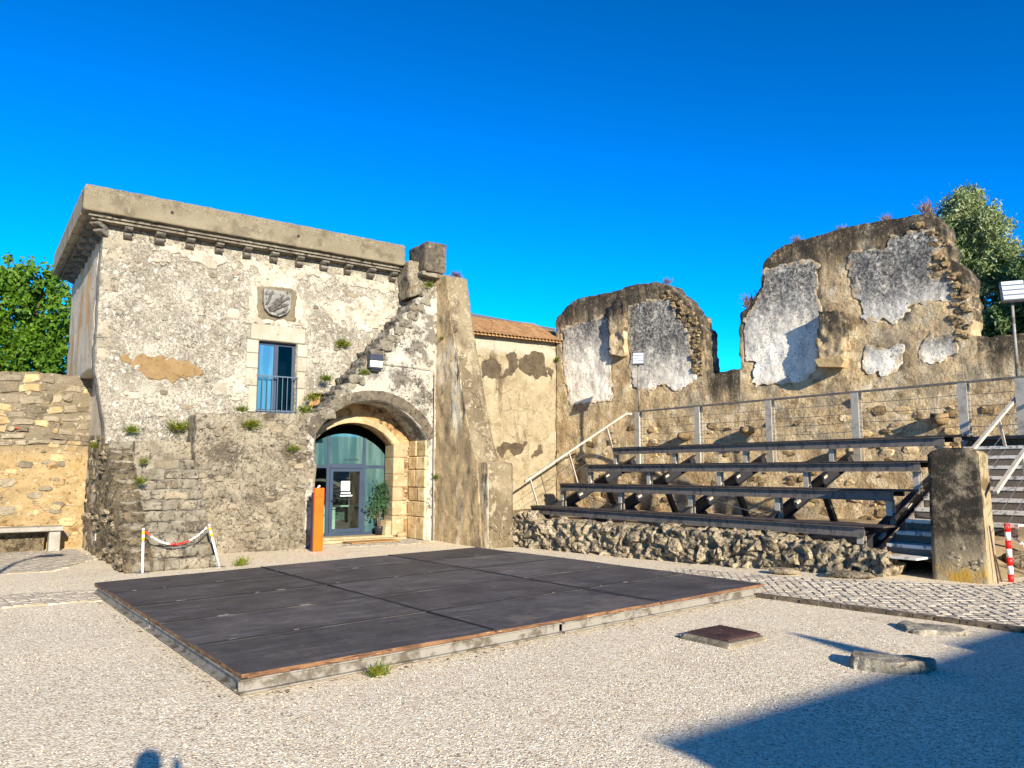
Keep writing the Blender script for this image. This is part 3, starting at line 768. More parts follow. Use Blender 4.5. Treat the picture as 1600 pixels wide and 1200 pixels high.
def grid_cells(P, ang, size):
    def fn():
        c_, s_ = math.cos(ang), math.sin(ang); xs = [p[0] for p in P]; ys = [p[1] for p in P]
        cx, cy = sum(xs)/len(xs), sum(ys)/len(ys); Rr = max(max(xs)-min(xs), max(ys)-min(ys))
        n = int(Rr/size)+2; out = []
        for i in range(-n, n):
            for j in range(-n, n):
                a, b = i*size + (j % 2)*size*.5*0 + rng.uniform(-.008, .008), j*size + rng.uniform(-.008, .008)
                x, y = cx + c_*a - s_*b, cy + s_*a + c_*b
                if in_poly(x, y, P): out.append((x, y, ang))
        return out
    return fn
P1 = [(9.3, 7.1), (9.75, 3.0), (9.9, .5), (13.2, .5), (13.4, 4.9), (12.2, 4.95), (11.1, 7.2), (10.6, 9.5), (9.8, 9.5)]
path_strip('cobbled_path', 'pale square cobbles of the path between the black stage and the stone pillar', grid_cells(P1, .785, .12), 0, 0, 300, P1, lambda x, y: ground_z(x, y) + .012)
P2 = [(7.35, 17.0), (8.9, 16.7), (10.0, 17.15), (9.75, 18.1), (8.0, 18.1)]
path_strip('doorstep_cobbles', 'small patch of cobbles in front of the arched doorway', grid_cells(P2, .2, .125), 0, 0, 0, P2, lambda x, y: .01)
P3 = [(-2.5, 12.4), (1.75, 11.9), (1.75, 12.9), (-2.5, 14.2)]
path_strip('cobbled_strip', 'grey cobbled strip reaching the far left corner of the stage', grid_cells(P3, .1, .125), 0, 0, 0, P3, lambda x, y: .01)
P4 = [(-3.0, 16.0), (1.4, 15.9), (2.3, 17.6), (2.2, 19.9), (-3.0, 20.3)]
path_strip('flagged_corner', 'weathered grey paving in the corner before the stone bench', grid_cells(P4, .25, .15), 0, 0, 0, P4, lambda x, y: .01, size=.14)
m = MB()                                                   # dark edging of the cobbled path, stone by stone
kr = thing('path_edging', 'dark line of edging stones between the gravel and the cobbled path', 'edging', (9.3, 7, 0)); kr['kind'] = 'structure'
y = 7.3
while y > 1.0:
    ln = rng.uniform(.2, .34); u = 9.28 + (7.1 - y) * .11
    stone(kr, M['kerb'], (u - .05, y - ln/2, ground_z(u, y) + .0), (rng.uniform(.1, .15), ln*1.05, .11), .11, 'block', 'edging_stone')
    y -= ln

# ------------------------------------------------------------------ stage
def build_stage():
    root = thing('stage', 'low black plywood stage on a pale galvanised steel frame', 'stage', (5.5, 9.8, 0))
    Aq, Bq, Cq, Dq = (1.65, 12.62), (1.88, 6.24), (9.41, 6.87), (9.03, 13.8)
    def q(a, b):    # a along the front, b from the front edge to the back
        x = (1-a)*(1-b)*Bq[0] + a*(1-b)*Cq[0] + a*b*Dq[0] + (1-a)*b*Aq[0]
        y = (1-a)*(1-b)*Bq[1] + a*(1-b)*Cq[1] + a*b*Dq[1] + (1-a)*b*Aq[1]
        return x, y
    ca = [0, .343, .69, 1.0]
    n = 8
    for i in range(3):
        for j in range(5):
            a0, a1 = ca[i] + .0013, ca[i+1] - .0013
            b0, b1 = j/5 + .0010, (j+1)/5 - .0010
            m = MB(); r2 = random.Random(i*9+j)
            lift = [r2.uniform(0, .012) for _ in range(4)]
            for kx in range(n+1):
                for ky in range(n+1):
                    s, t = kx/n, ky/n
                    x, y = q(a0 + (a1-a0)*s, b0 + (b1-b0)*t)
                    z = .162 + lift[0]*(1-s)*(1-t) + lift[1]*s*(1-t) + lift[2]*s*t + lift[3]*(1-s)*t + .004*fbm(x, y, 1, .9, 2)
                    if (i == 0 and s == 0) or (j == 0 and t == 0): z += .004*fbm(x, y, 5, 3, 2)
                    m.v.append((x, y, z))
            for kx in range(n):
                for ky in range(n): m.f.append((kx*(n+1)+ky, (kx+1)*(n+1)+ky, (kx+1)*(n+1)+ky+1, kx*(n+1)+ky+1))
            rim = [kx*(n+1) for kx in range(n+1)] + [n*(n+1)+ky for ky in range(1, n+1)] + [kx*(n+1)+n for kx in range(n-1, -1, -1)] + [ky for ky in range(n-1, 0, -1)]
            o = len(m.v)
            for k in rim: x, y, z = m.v[k]; m.v.append((x, y, z - .03))
            L_ = len(rim)
            for k in range(L_): m.f.append((rim[(k+1) % L_], rim[k], o+k, o+(k+1) % L_))
            m.f.append(tuple(o + k for k in range(L_-1, -1, -1)))
            ob = part('plywood_panel', m, M['stage_ply'], root)
            ob.data.materials.append(M['ply_edge'])
            for p in ob.data.polygons:
                c = p.center
                if p.index >= n*n:
                    # only the outer rims show raw timber; the joints between sheets are dark
                    k_ = p.index - n*n
                    side = k_ // n if k_ < 4*n else 9
                    if (side == 0 and j == 0) or (side == 1 and i == 2) or (side == 2 and j == 4) or (side == 3 and i == 0): p.material_index = 1
    # bearers under the sheets, flush with the edge, with a raw timber edge
    def along(name, mat, P, Q, z0, z1, w, inset):
        P, Q = Vector((*P, 0)), Vector((*Q, 0)); d = (Q-P).normalized(); nrm = Vector((-d.y, d.x, 0))
        m = MB()
        vs = [P + nrm*inset, Q + nrm*inset, Q + nrm*(inset+w), P + nrm*(inset+w)]
        m.add([(p.x, p.y, z0) for p in vs] + [(p.x, p.y, z1) for p in vs], [(0,3,2,1),(4,5,6,7),(0,1,5,4),(1,2,6,5),(2,3,7,6),(3,0,4,7)])
        return part(name, m, mat, root)
    def beam(P, Q):   # channel: top flange, web, bottom flange
        P, Q = Vector((*P, 0)), Vector((*Q, 0)); d = (Q-P).normalized(); nrm = Vector((-d.y, d.x, 0))
        m = MB()
        for lo_, hi_, a0, a1 in ((.118, .130, .004, .10), (.030, .1178, .045, .053), (.016, .0298, .0, .10)):
            vs = [P + nrm*a0, Q + nrm*a0, Q + nrm*a1, P + nrm*a1]
            m.add([(p.x, p.y, lo_) for p in vs] + [(p.x, p.y, hi_) for p in vs], [(0,3,2,1),(4,5,6,7),(0,1,5,4),(1,2,6,5),(2,3,7,6),(3,0,4,7)])
        part('steel_channel', m, M['galv'], root)
    lp = lambda P, Q, t: (P[0]+(Q[0]-P[0])*t, P[1]+(Q[1]-P[1])*t)
    for P, Q, cuts in ((Bq, Cq, (0, .465, .995)), (Aq, Bq, (.005, .5, 1)), (Cq, Dq, (.01, .5, .99)), (Dq, Aq, (.01, .5, .99))):
        for k in range(2):
            a, b = cuts[k] + (.006 if k else 0), cuts[k+1]
            if P is Aq and k == 1: b = 1 - .02
            beam(lp(P, Q, a), lp(P, Q, b))
    for k, (P, Q) in enumerate(((Bq, Cq), (Aq, Bq), (Cq, Dq), (Dq, Aq))):
        along('timber_edge', M['ply_edge'], lp(P, Q, .008), lp(P, Q, .992), .1325, .1500, .05, .012)
    for b in (.2, .4, .6, .8):
        along('joist', M['galv_dark'], q(.02, b), q(.98, b), .03, .128, .06, 0)
    for a, b in ((.03, .02), (.345, .02), (.69, .02), (.97, .02), (.02, .5), (.02, .97), (.97, .5), (.97, .97)):
        x, y = q(a, b); part('foot', MB().box((x-.06, y-.06, -.01), (x+.06, y+.06, .0155)), M['black'], root)
    # pale scuffs and peeled strips lying along the joints
    M['tape'] = plain('dark_joint_tape', (26, 24, 25), .9)
    def seam(P0, P1, w, seed):
        r3 = random.Random(seed); m = MB(); n_ = 26
        d = Vector((P1[0]-P0[0], P1[1]-P0[1], 0)).normalized(); nn = Vector((-d.y, d.x, 0)); vs = []
        for t in range(n_+1):
            f_ = t/n_; c = Vector((P0[0]+(P1[0]-P0[0])*f_, P0[1]+(P1[1]-P0[1])*f_, 0)) + nn*r3.uniform(-.004, .004)
            ww = w*r3.uniform(.5, 1.25)
            vs += [tuple(c - nn*ww + Vector((0, 0, .1765))), tuple(c + Vector((0, 0, .181 + r3.uniform(0, .004)))), tuple(c + nn*ww + Vector((0, 0, .1765)))]
        m.v = vs
        for t in range(n_):
            o = t*3; m.f += [(o, o+3, o+4, o+1), (o+1, o+4, o+5, o+2)]
        part('joint_tape', m, M['tape'], root)
    for k, a in enumerate((.343, .69)): seam(q(a, .004), q(a, .996), .015, k)
    for k, b in enumerate((.2, .4, .6, .8)): seam(q(.004, b), q(.996, b), .008, 9 + k)
    M['scuff'] = plain('pale_scuff', (128, 124, 124), .8)
    r2 = random.Random(77)
    for k in range(30):
        if k < 22:      # broken pale fringe along the joints between the rows
            b = r2.choice([.2, .4, .6, .8]) + r2.uniform(-.004, .004); a = r2.uniform(.02, .97); ln = r2.uniform(.03, .14); along_ = True
        else: a = r2.choice([.343, .69]); b = r2.uniform(.05, .95); ln = r2.uniform(.05, .3); along_ = False
        x, y = q(a, b); x2, y2 = q(min(1, a + .01), b) if along_ else q(a, min(1, b + .01))
        an = math.atan2(y2-y, x2-x) + r2.uniform(-.06, .06)
        m = MB(); pts = 6; vs = []
        for t in range(pts):
            s_ = (t/(pts-1) - .5) * ln; w = .0035 * math.sin(math.pi*(t+.4)/(pts-.2)) * r2.uniform(.3, 1.6)
            jx, jy = r2.uniform(-.006, .006), r2.uniform(-.006, .006)
            cx, cy = x + s_*math.cos(an) + jx, y + s_*math.sin(an) + jy
            vs += [(cx + w*math.sin(an), cy - w*math.cos(an), .1825), (cx - w*math.sin(an), cy + w*math.cos(an), .1825), (cx - w*math.sin(an), cy + w*math.cos(an), .1790), (cx + w*math.sin(an), cy - w*math.cos(an), .1790)]
        m.v = vs
        for t in range(pts-1):
            o = t*4
            m.f += [(o, o+4, o+5, o+1), (o+1, o+5, o+6, o+2), (o+3, o+2, o+6, o+7), (o, o+3, o+7, o+4)]
        part('peeled_strip', m, M['scuff'], root)
build_stage()

# ------------------------------------------------------------------ tower
TU0, TU1, TV, TB = 2.12, 9.15, 18.0, 23.7
tower = thing('stone_tower', 'old square tower with mottled pale walls, heavy parapet and carved corbels', 'tower', (5.6, 22, 0))
win = [(5.53, 3.16), (6.47, 3.16), (6.47, 4.88), (5.53, 4.88)]
front = [(2.45, .02), (4.1, .02), (4.1, 2.3), (6.6, 2.6), (6.9, 3.7), (9.9, 3.7), (9.9, 7.1), (TU0, 7.1), (TU0, 4.05), (2.42, 2.5)]
slab_part('front_wall', slab(front, [win], .075, .55, (0, TV, 0), (1, 0), disp=.03, disp_s=2.6, rough=.02, rough_s=4), M['tower'], tower)
slab_part('left_wall', slab([(-TB, 3.98), (-TV-.56, 3.98), (-TV-.56, 7.1), (-TB, 7.1)], [], .16, .5, (TU0, 0, 0), (0, -1), disp=.03), M['tower_side'], tower)
part('plinth', MB().box((2.40, TV+.56, 0), (2.9, TB-.52, 4.1)), M['tower_side'], tower)
part('back_wall', MB().box((TU0+.51, TB-.5, 0), (9.9, TB, 7.1)), M['tower_side'], tower)
part('right_wall', MB().box((9.4, TV+.56, 3.2), (9.9, TB-.51, 7.1)), M['tower_side'], tower)
def ring(z0, z1, o0, o1=None):     # band round the tower standing out by o0 (front and left), right end at TU1
    return MB().box((TU0-o0, TV-o0, z0), (TU1, TB+o0, z1))
part('cornice', MB().box((TU0-.33, TV-.33, 7.12), (TU1-.02, TB+.33, 7.19)).box((TU0-.27, TV-.27, 7.06), (TU1-.03, TB+.27, 7.1195)), M['cornice'], tower)
pm = slab([(TU0-.45, 7.195), (TU1, 7.195), (TU1, 7.74), (TU0-.45, 7.74)], [], .06, .4, (0, TV-.45, 0), (1, 0), disp=.012, disp_s=4, rough=.012, rough_s=6)
slab_part('parapet', pm, M['parapet'], tower)
pm = slab([(-TB-.45, 7.195), (-TV+.05, 7.195), (-TV+.05, 7.74), (-TB-.45, 7.74)], [], .09, .4, (TU0-.45, 0, 0), (0, -1), disp=.012, disp_s=4, rough=.012)
slab_part('parapet', pm, M['parapet_side'], tower)
part('roof_slab', MB().box((TU0-.04, TV-.04, 7.2), (TU1-.05, TB+.3, 7.6)), M['parapet'], tower)
for hx in (3.38, 6.25):      # small drain holes
    part('drain_spout', MB().tube([(hx, TV-.47, 7.46), (hx, TV-.40, 7.46)], .035, 10), M['black'], tower)
def corbel_mesh():
    # profile looking along the wall: a roll, a throat and a second roll
    prof = [(0, .0), (-.0, .28)]
    pr = [(0, 0)]
    for k in range(7):
        a = -math.pi/2 - k*math.pi/7*1.0
        pr.append((.10 + .085*math.cos(a), .085 + .085*math.sin(a)) if False else (-.10 - .09*math.sin(math.pi*k/6), .02 + .12*k/6))
    for k in range(7): pr.append((-.19 - .09*math.sin(math.pi*k/6), .15 + .11*k/6))
    pr.append((0, .27))
    m = MB(); n = len(pr)
    vs = [(-.085, p[0], p[1]) for p in pr] + [(.085, p[0], p[1]) for p in pr]
    fs = [tuple(range(n)), tuple(reversed(range(n, 2*n)))] + [(i, n+i, n+(i+1) % n, (i+1) % n) for i in range(n)]
    m.add(vs, fs); return m.mesh('corbel', M['corbel'])
cm = corbel_mesh()
tl = tower.location
for k in range(12):
    u = 1.94 + .64*k + (.2 if k == 0 else 0)
    link('corbel', cm, tower, (u - tl.x, TV + .005 - tl.y, 6.80 - tl.z), (0, 0, R(-45) if k == 0 else 0), (rng.uniform(.9, 1.1), 1.25 if k == 0 else rng.uniform(.9, 1.05), rng.uniform(.95, 1.04)))
for k in range(8):
    link('corbel', cm, tower, (TU0 + .005 - tl.x, TV + .62 + .64*k - tl.y, 6.80 - tl.z), (0, 0, R(-90)), (rng.uniform(.95, 1.1), 1, 1))
# plaster and mortar patches
def patch(root, mat, outline, plane_v, depth=.02, rough=.05, cell=.05, name='plaster_patch', rs=5):
    return slab_part(name, slab(outline, [], cell, .05, (0, plane_v - depth, 0), (1, 0), rough=rough, rough_s=rs, disp=.008, disp_s=6, rimseg=1), mat, root)
patch(tower, M['ochre_patch'], [(2.58, 4.2), (3.25, 4.32), (4.15, 4.2), (4.3, 3.95), (3.67, 3.74), (2.95, 3.9)], TV, .022, .14)
patch(tower, M['white_plaster'], [(5.25, 5.25), (5.2, 5.7), (5.4, 6.3), (5.75, 6.75), (6.2, 6.6), (6.55, 6.15), (6.75, 5.7), (6.7, 5.3)], TV, .03, .16)
patch(tower, M['beige_mortar'], [(5.44, 5.42), (6.4, 5.42), (6.42, 6.2), (6.0, 6.26), (5.46, 6.16)], TV, .045, .07)
patch(tower, M['white_plaster'], [(3.0, 6.82), (9.1, 6.82), (9.1, 6.55), (8.0, 6.5), (7.2, 6.62), (6.2, 6.55), (5.0, 6.66), (4.2, 6.52), (3.2, 6.7)], TV, .02, .22)
patch(tower, M['white_plaster'], [(6.9, 5.9), (8.2, 6.3), (8.9, 6.35), (9.2, 5.95), (8.4, 5.4), (7.6, 5.5)], TV, .018, .3)
patch(tower, M['white_plaster'], [(4.4, 3.5), (5.3, 3.6), (5.35, 4.1), (4.8, 3.95)], TV, .02, .14)
for (u, z, w, h_) in ((4.42, 6.3, .2, .14), (3.62, 6.2, .14, .1), (4.9, 5.45, .32, .28), (4.8, 5.95, .2, .18), (7.1, 5.25, .2, .12), (7.9, 6.3, .2, .12), (8.6, 6.15, .18, .1), (3.1, 5.5, .16, .1), (3.6, 4.9, .14, .1), (2.9, 3.4, .26, .16), (4.0, 3.2, .3, .12), (6.95, 4.5, .2, .14), (7.3, 5.8, .14, .1), (5.0, 4.5, .16, .1), (4.5, 4.55, .12, .1), (3.9, 5.7, .14, .1), (5.05, 3.45, .3, .1), (3.2, 6.45, .2, .12), (4.2, 5.2, .12, .1), (3.5, 3.5, .2, .14), (8.35, 5.85, .14, .1)):
    poly_stone(tower, M['rubble_stone'] if rng.random() < .5 else M['white_stone'], frame_v(TV), blob_poly(u, z, w, h_), .022, crag=.2)
for k in range(150):
    u, z = rng.uniform(2.6, 9.0), rng.uniform(2.9, 6.7)
    if 5.1 < u < 6.9 and z < 6.5 or (u > 6.5 and z < 3.4 + (u-6.5)*1.25): continue
    w = rng.uniform(.06, .17)
    poly_stone(tower, M[rng.choice(['rubble_stone', 'tower', 'tower', 'tower', 'white_stone'])], frame_v(TV), blob_poly(u, z, w, w*rng.uniform(.5, .8), 6), rng.uniform(.014, .03), crag=.2)
z = 4.1
while z < 6.7:           # rough corner stones
    hgt = rng.uniform(.2, .42); w = rng.uniform(.2, .6)
    if rng.random() < .25: z += hgt; continue
    poly_stone(tower, M['quoin'], frame_v(TV), [(TU0-.0, z+.01), (TU0+w*.5, z+.012), (TU0+w, z+.02), (TU0+w+.01, z+hgt-.02), (TU0+w*.5, z+hgt-.01), (TU0, z+hgt-.01)], rng.uniform(.012, .026), 'corner_stone', .1); z += hgt

# window with its stone surround, glazing and rail
lint = part('lintel', MB().bevbox((5.33, TV-.05, 4.89), (6.66, TV+.3, 5.27), .02), M['white_stone'], tower)
for side, x0, x1 in ((0, 5.29, 5.525), (1, 6.475, 6.71)):
    z = 3.16
    for hgt in (.62, .42, .36, .32):
        d = rng.uniform(-.05, .04)
        a, b = (x0 + d, x1) if side == 0 else (x0, x1 + d)
        part('jamb_stone', MB().bevbox((a, TV-.04, z+.004), (b, TV+.3, z+hgt-.004), .015), M['white_stone'], tower)
        z += hgt
wf = MB()
y0, y1 = TV + .14, TV + .2
for a, b in (((5.535, y0, 3.17), (5.60, y1, 4.875)), ((6.40, y0, 3.17), (6.465, y1, 4.875)), ((5.601, y0, 4.81), (6.399, y1, 4.875)), ((5.601, y0, 3.17), (6.399, y1, 3.25)), ((5.95, y0-.02, 3.251), (6.05, y1, 4.809))):
    wf.box(a, b)
wfr = part('window_frame', wf, M['blue_frame'], tower)
part('pane', MB().box((5.602, y0+.02, 3.252), (5.949, y0+.03, 4.808)), M['dusty'], wfr)  # left pane, its blue a painted reflection of the sky
part('pane', MB().box((6.051, y0+.02, 3.252), (6.398, y0+.03, 4.808)), M['dark_glass'], wfr)
part('blind', MB().box((5.62, y1+.05, 3.26), (5.93, y1+.06, 4.5)).box((6.07, y1+.05, 3.5), (6.3, y1+.06, 4.45)), M['room'], wfr)
part('window_room', MB().box((5.3, TV+1.6, 3.0), (6.7, TV+1.65, 5.1)).box((5.28, TV+.56, 3.0), (5.33, TV+1.6, 5.1)).box((6.67, TV+.56, 3.0), (6.72, TV+1.6, 5.1)).box((5.34, TV+.56, 3.0), (6.66, TV+1.6, 3.1)), M['room'], tower)
rl = part('window_rail', MB().box((5.50, TV-.07, 4.02), (6.50, TV-.04, 4.05)), M['rail_steel'], tower)
part('bottom_rail', MB().box((5.50, TV-.07, 3.19), (6.50, TV-.04, 3.215)), M['rail_steel'], rl)
for k in range(9):
    x = 5.52 + k*.12
    part('rail_bar', MB().box((x-.008, TV-.062, 3.2155), (x+.008, TV-.046, 4.0195)), M['rail_steel'], rl)
# carved shield
sh = [(5.56, 6.12), (6.22, 6.12), (6.22, 5.72), (6.13, 5.57), (5.95, 5.48), (5.72, 5.52), (5.6, 5.64), (5.56, 5.8)]
so = part('shield', MB().prism([(a, b) for a, b in reversed(sh)], 0, .12, lambda a, b, c: (a, TV - .06 - .1 + c, b)), M['shield'], tower)
for pts, w in (([(5.68, 5.62), (5.8, 5.7), (5.92, 5.86), (6.04, 6.02)], .05), ([(5.72, 5.58), (5.9, 5.68), (6.04, 5.76), (6.17, 5.8)], .045), ([(5.7, 5.6), (5.86, 5.74), (6.02, 5.88), (6.18, 5.96)], .05), ([(5.62, 5.72), (5.68, 5.84), (5.72, 5.98), (5.78, 6.08)], .035), ([(5.9, 5.52), (6.02, 5.58), (6.1, 5.64), (6.16, 5.7)], .03)):
    part('relief_feather', MB().tube([(a, TV-.165, b) for a, b in pts], [w*.6, w, w*.9, w*.3], 8), M['shield_dark'], so, True)

# ------------------------------------------------------------------ terrace, outer stair
ter = thing('terrace_wall', 'dark rubble terrace wall below the tall window of the tower', 'wall', (5.4, 17.6, 0))
slab_part('rubble_face', slab([(4.02, -.05), (6.72, -.05), (6.72, 3.14), (4.02, 3.02)], [], .06, .9, (0, 17.2, 0), (1, 0), disp=.06, disp_s=2.2, rough=.05, rough_s=3, rim=.03), M['terrace'], ter)
for k in range(150):
    u, z = rng.uniform(4.15, 6.55), rng.uniform(.06, 2.95)
    w = rng.uniform(.1, .32)
    poly_stone(ter, M[rng.choice(['stairstone', 'terrace', 'terrace', 'terrace', 'rubble_stone'])], frame_v(17.2), blob_poly(u, z, w, w*rng.uniform(.45, .75), 7, .25, rng.uniform(-.3, .3)), rng.uniform(.015, .04), crag=.5)
st = thing('worn_stone_stair', 'steep worn flight of stone steps rising to the foot of the tower', 'staircase', (3.2, 16.5, 0))
NS = 13
for k in range(NS):
    z1 = .2*(k+1); v0 = 14.85 + .27*k
    uR = 3.98 + .012*k
    m = slab([(2.46, z1-.23), (uR, z1-.23), (uR, z1), (2.46, z1)], [], .06, .42, (0, v0, 0), (1, 0), disp=.06, disp_s=3, rough=.05, rough_s=4, rim=.03)
    slab_part('step', m, M['stairstone'], st)
    a = 2.5
    while a < uR - .05:
        w = rng.uniform(.16, .5); b = min(uR, a + w)
        P = [(a+.01, z1-.19), ((a+b)/2, z1-.19+rng.uniform(-.02, .02)), (b-.01, z1-.19), (b-.01, z1-.1), (b-.02, z1-.01+rng.uniform(-.02, .01)), ((a+b)/2, z1+rng.uniform(-.02, .015)), (a+.02, z1-.01+rng.uniform(-.02, .01)), (a+.01, z1-.1)]
        if rng.random() < .8: poly_stone(st, M[rng.choice(['stairstone', 'stairstone', 'terrace', 'rubble_stone' if rng.random() < .3 else 'stairstone'])], frame_v(v0), P, rng.uniform(.02, .07), crag=.4)
        a = b
prof = [(-20.4, -.05), (-14.82, -.05), (-14.85, .2), (-16.1, 1.12), (-17.2, 1.95), (-18.4, 2.56), (-20.4, 2.62)]
slab_part('stair_cheek', slab(prof, [], .08, .45, (2.4, 0, 0), (0, -1), disp=.1, disp_s=2.5, rough=.06, rough_s=3, rim=.03), M['stair_side'], st)
for k in range(90):
    v = rng.uniform(14.95, 20.2); zt = max(.05, min(2.5, (v - 14.85) * .74 - .05)); z = rng.uniform(.05, zt); w = rng.uniform(.12, .34)
    poly_stone(st, M[rng.choice(['stair_side', 'stair_side', 'low_stone'])], frame_u(2.4), blob_poly(v, z, w, w*rng.uniform(.4, .7)), rng.uniform(.03, .08), crag=.4)
part('stair_core', MB().box((2.9, 17.5, 0), (4.0, 17.98, 2.4)), M['terrace'], st)

# ------------------------------------------------------------------ arched wall with the upper stair
aw = thing('arched_stair_wall', 'white and grey plastered wall with a wide arch and a stepped stair running up its top', 'wall', (8.3, 17.7, 0))
def seg(c, half, spring, rise, n, grow=0.0):
    """points of a segmental arch from the left springing to the right one"""
    Rd = (half*half + rise*rise)/(2*rise); zc = spring + rise - Rd; a0 = math.asin(half/Rd)
    return [(c + (Rd+grow)*math.sin(-a0 + 2*a0*k/n), zc + (Rd+grow)*math.cos(-a0 + 2*a0*k/n)) for k in range(n+1)]
ARC = seg(8.19, 1.53, 2.56, .95, 18)
arch_hole = [(6.66, -.2)] + ARC + [(9.72, -.2)]
NU = 16
steps = [(6.79 + .184*k, 3.23 + .222*k) for k in range(NU+1)]
outer = [(6.5, -.05), (9.95, -.05), (9.95, 6.7), (9.73, 6.6)]
for k in range(NU-1, -1, -1): outer += [(steps[k+1][0], steps[k][1] - .03), (steps[k][0], steps[k][1] - .03)]
outer += [(6.5, 3.0)]
slab_part('arched_wall', slab(outer, [arch_hole], .055, .98, (0, 17.2, 0), (1, 0), disp=.02, disp_s=3, rough=.02, rough_s=4, rimseg=6, rim=.012), M['arch_wall'], aw)
for k in range(NU):
    u, z = steps[k]; j1 = rng.uniform(-.04, .04); j2 = rng.uniform(-.035, .03)
    m = slab([(u + j1, z-.2), (u+.36, z-.2), (u+.36, z+.02+j2*.5), (u+.1, z+.02+j2), (u+j1+.02, z-.01+j2)], [], .035, .8, (0, 17.16 + rng.uniform(-.04, .03), 0), (1, 0), disp=.05, disp_s=5, rough=.07, rough_s=5, rim=.05)
    slab_part('step', m, M['stairstone'], aw)
bandpoly = seg(8.19, 1.53, 2.56, .95, 24, .012)
bandout = [(min(9.94, max(6.5, x)), z) for x, z in seg(8.19, 1.53, 2.56, .95, 24, .26)][::-1]
slab_part('arch_band', slab([(x, z) for x, z in bandpoly[::-1]] + [(x, z) for x, z in bandout[::-1]], [], .045, .1, (0, 17.165, 0), (1, 0), disp=.012, disp_s=5, rough=.015), M['band'], aw)
# inner wall carrying a smaller arch of dressed stone
IA = seg(8.12, 1.13, 2.47, .55, 16)
slab_part('inner_wall', slab([(6.5, 0), (9.9, 0), (9.9, 3.66), (6.5, 3.66)], [[(6.99, -.3)] + IA + [(9.25, -.3)]], .05, .5, (0, 18.19, 0), (1, 0), disp=.03, disp_s=4, rimseg=3), M['vault'], aw)
for k in range(16):      # arch stones of the inner arch
    (x0, z0), (x1, z1) = IA[k], IA[k+1]
    cx, cz = 8.12, 2.0
    def outp(x, z, d): l = math.hypot(x-cx, z-cz); return (x + (x-cx)/l*d, z + (z-cz)/l*d)
    p = [outp(x0, z0, .0), outp(x1, z1, .0), outp(x1, z1, .16), outp(x0, z0, .16)]
    p = [(a*.994 + .006*(sum(q[0] for q in p)/4), b*.994 + .006*(sum(q[1] for q in p)/4)) for a, b in p]
    part('arch_stone', MB().prism(p, -.03, .46, lambda a, b, c: (a, 18.19 + c, b)), M['ashlar'], aw)
def quoin(z0, z1, w, d, x, face, mat, yy):
    return part('jamb_stone', MB().bevbox((x, yy, z0+.006), (x+w, yy+d, z1-.006), .014), mat, aw)
z = .1
for k, hgt in enumerate((.52, .38, .36, .34, .44, .4)):
    w = (.34, .42, .3, .44, .32, .4)[k]
    quoin(z, z+hgt, w, .5, 9.235, 0, M['ashlar'], 18.165 + rng.uniform(-.01, .01)); z += hgt
z = .02
for k, hgt in enumerate((.58, .4, .36, .46, .34, .42)):       # blocks of the deep right reveal
    cuts = [17.24, 17.24 + (.42, .6, .36, .55, .4, .5)[k], 18.16]
    for a, b in zip(cuts, cuts[1:]):
        part('reveal_stone', MB().bevbox((9.70 + rng.uniform(-.035, -.01), a+.008, z+.008), (9.86, b-.008, z+hgt-.008), .018), M['ashlar_side'], aw)
    z += hgt
for k in range(30):      # small rubble between the quoins
    stone(aw, M['ashlar'], (rng.uniform(9.58, 9.7), 18.2, rng.uniform(.1, 2.7)), (rng.uniform(.06, .14), .1, rng.uniform(.05, .1)), 0, 'rock')
part('threshold', MB().bevbox((7.0, 17.95, 0), (9.55, 18.19, .07), .015).bevbox((7.05, 18.2, 0), (9.3, 18.72, .12), .015), M['ashlar'], aw)
stone(aw, M['ashlar'], (9.18, 18.35, .3), (.3, .25, .42), .2, 'block', tilt=.1)
stone(aw, M['ashlar'], (9.5, 18.15, .12), (.3, .2, .16), .1, 'round')
# glazed door screen
GY = 18.72
ds = MB(); th = .05
def arcz(x): return 1.28 + math.sqrt(max(0, 1.48**2 - (x-8.12)**2))
for x0, x1 in ((6.97, 7.04), (7.62, 7.70), (8.62, 8.70), (9.27, 9.33)):
    ds.box((x0, GY, .12), (x1, GY+th, arcz((x0+x1)/2)))
for x0, x1 in ((7.041, 7.619), (7.701, 8.619), (8.701, 9.269)):
    ds.box((x0, GY, .121), (x1, GY+th, .19)); ds.box((x0, GY, 1.86), (x1, GY+th, 1.93 if x0 != 7.701 else 1.97))
scr = part('door_screen', ds, M['blue_frame'], aw)
def pane(x0, x1, z0, topf, mat):
    n = 8; P = [(x0, z0), (x1, z0)] + [(x1 + (x0-x1)*k/n, topf(x1 + (x0-x1)*k/n)) for k in range(n+1)]
    part('pane', MB().prism(P[::-1], 0, .012, lambda a, b, c: (a, GY + .02 + c, b)), mat, scr)
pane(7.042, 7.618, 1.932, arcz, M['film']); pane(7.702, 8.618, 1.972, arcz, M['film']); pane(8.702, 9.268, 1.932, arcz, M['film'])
flat = lambda z: (lambda x: z)
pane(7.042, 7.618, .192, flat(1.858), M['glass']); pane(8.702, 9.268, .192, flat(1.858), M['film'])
door = part('door', MB().box((7.705, GY-.02, .2), (7.79, GY+.03, 1.85)).box((8.53, GY-.02, .2), (8.615, GY+.03, 1.85)).box((7.791, GY-.02, .2), (8.529, GY+.03, .3)).box((7.791, GY-.02, 1.77), (8.529, GY+.03, 1.85)), M['blue_frame'], aw)
part('pane', MB().box((7.792, GY+.0, .301), (8.528, GY+.012, 1.769)), M['glass'], door)
part('handle', MB().tube([(7.75, GY-.02, 1.02), (7.75, GY-.08, 1.02), (7.83, GY-.085, 1.02)], .014, 8), M['black'], door)
nt = part('notice', MB().box((8.02, GY-.008, 1.28), (8.26, GY-.002, 1.52)), M['paper'], door)
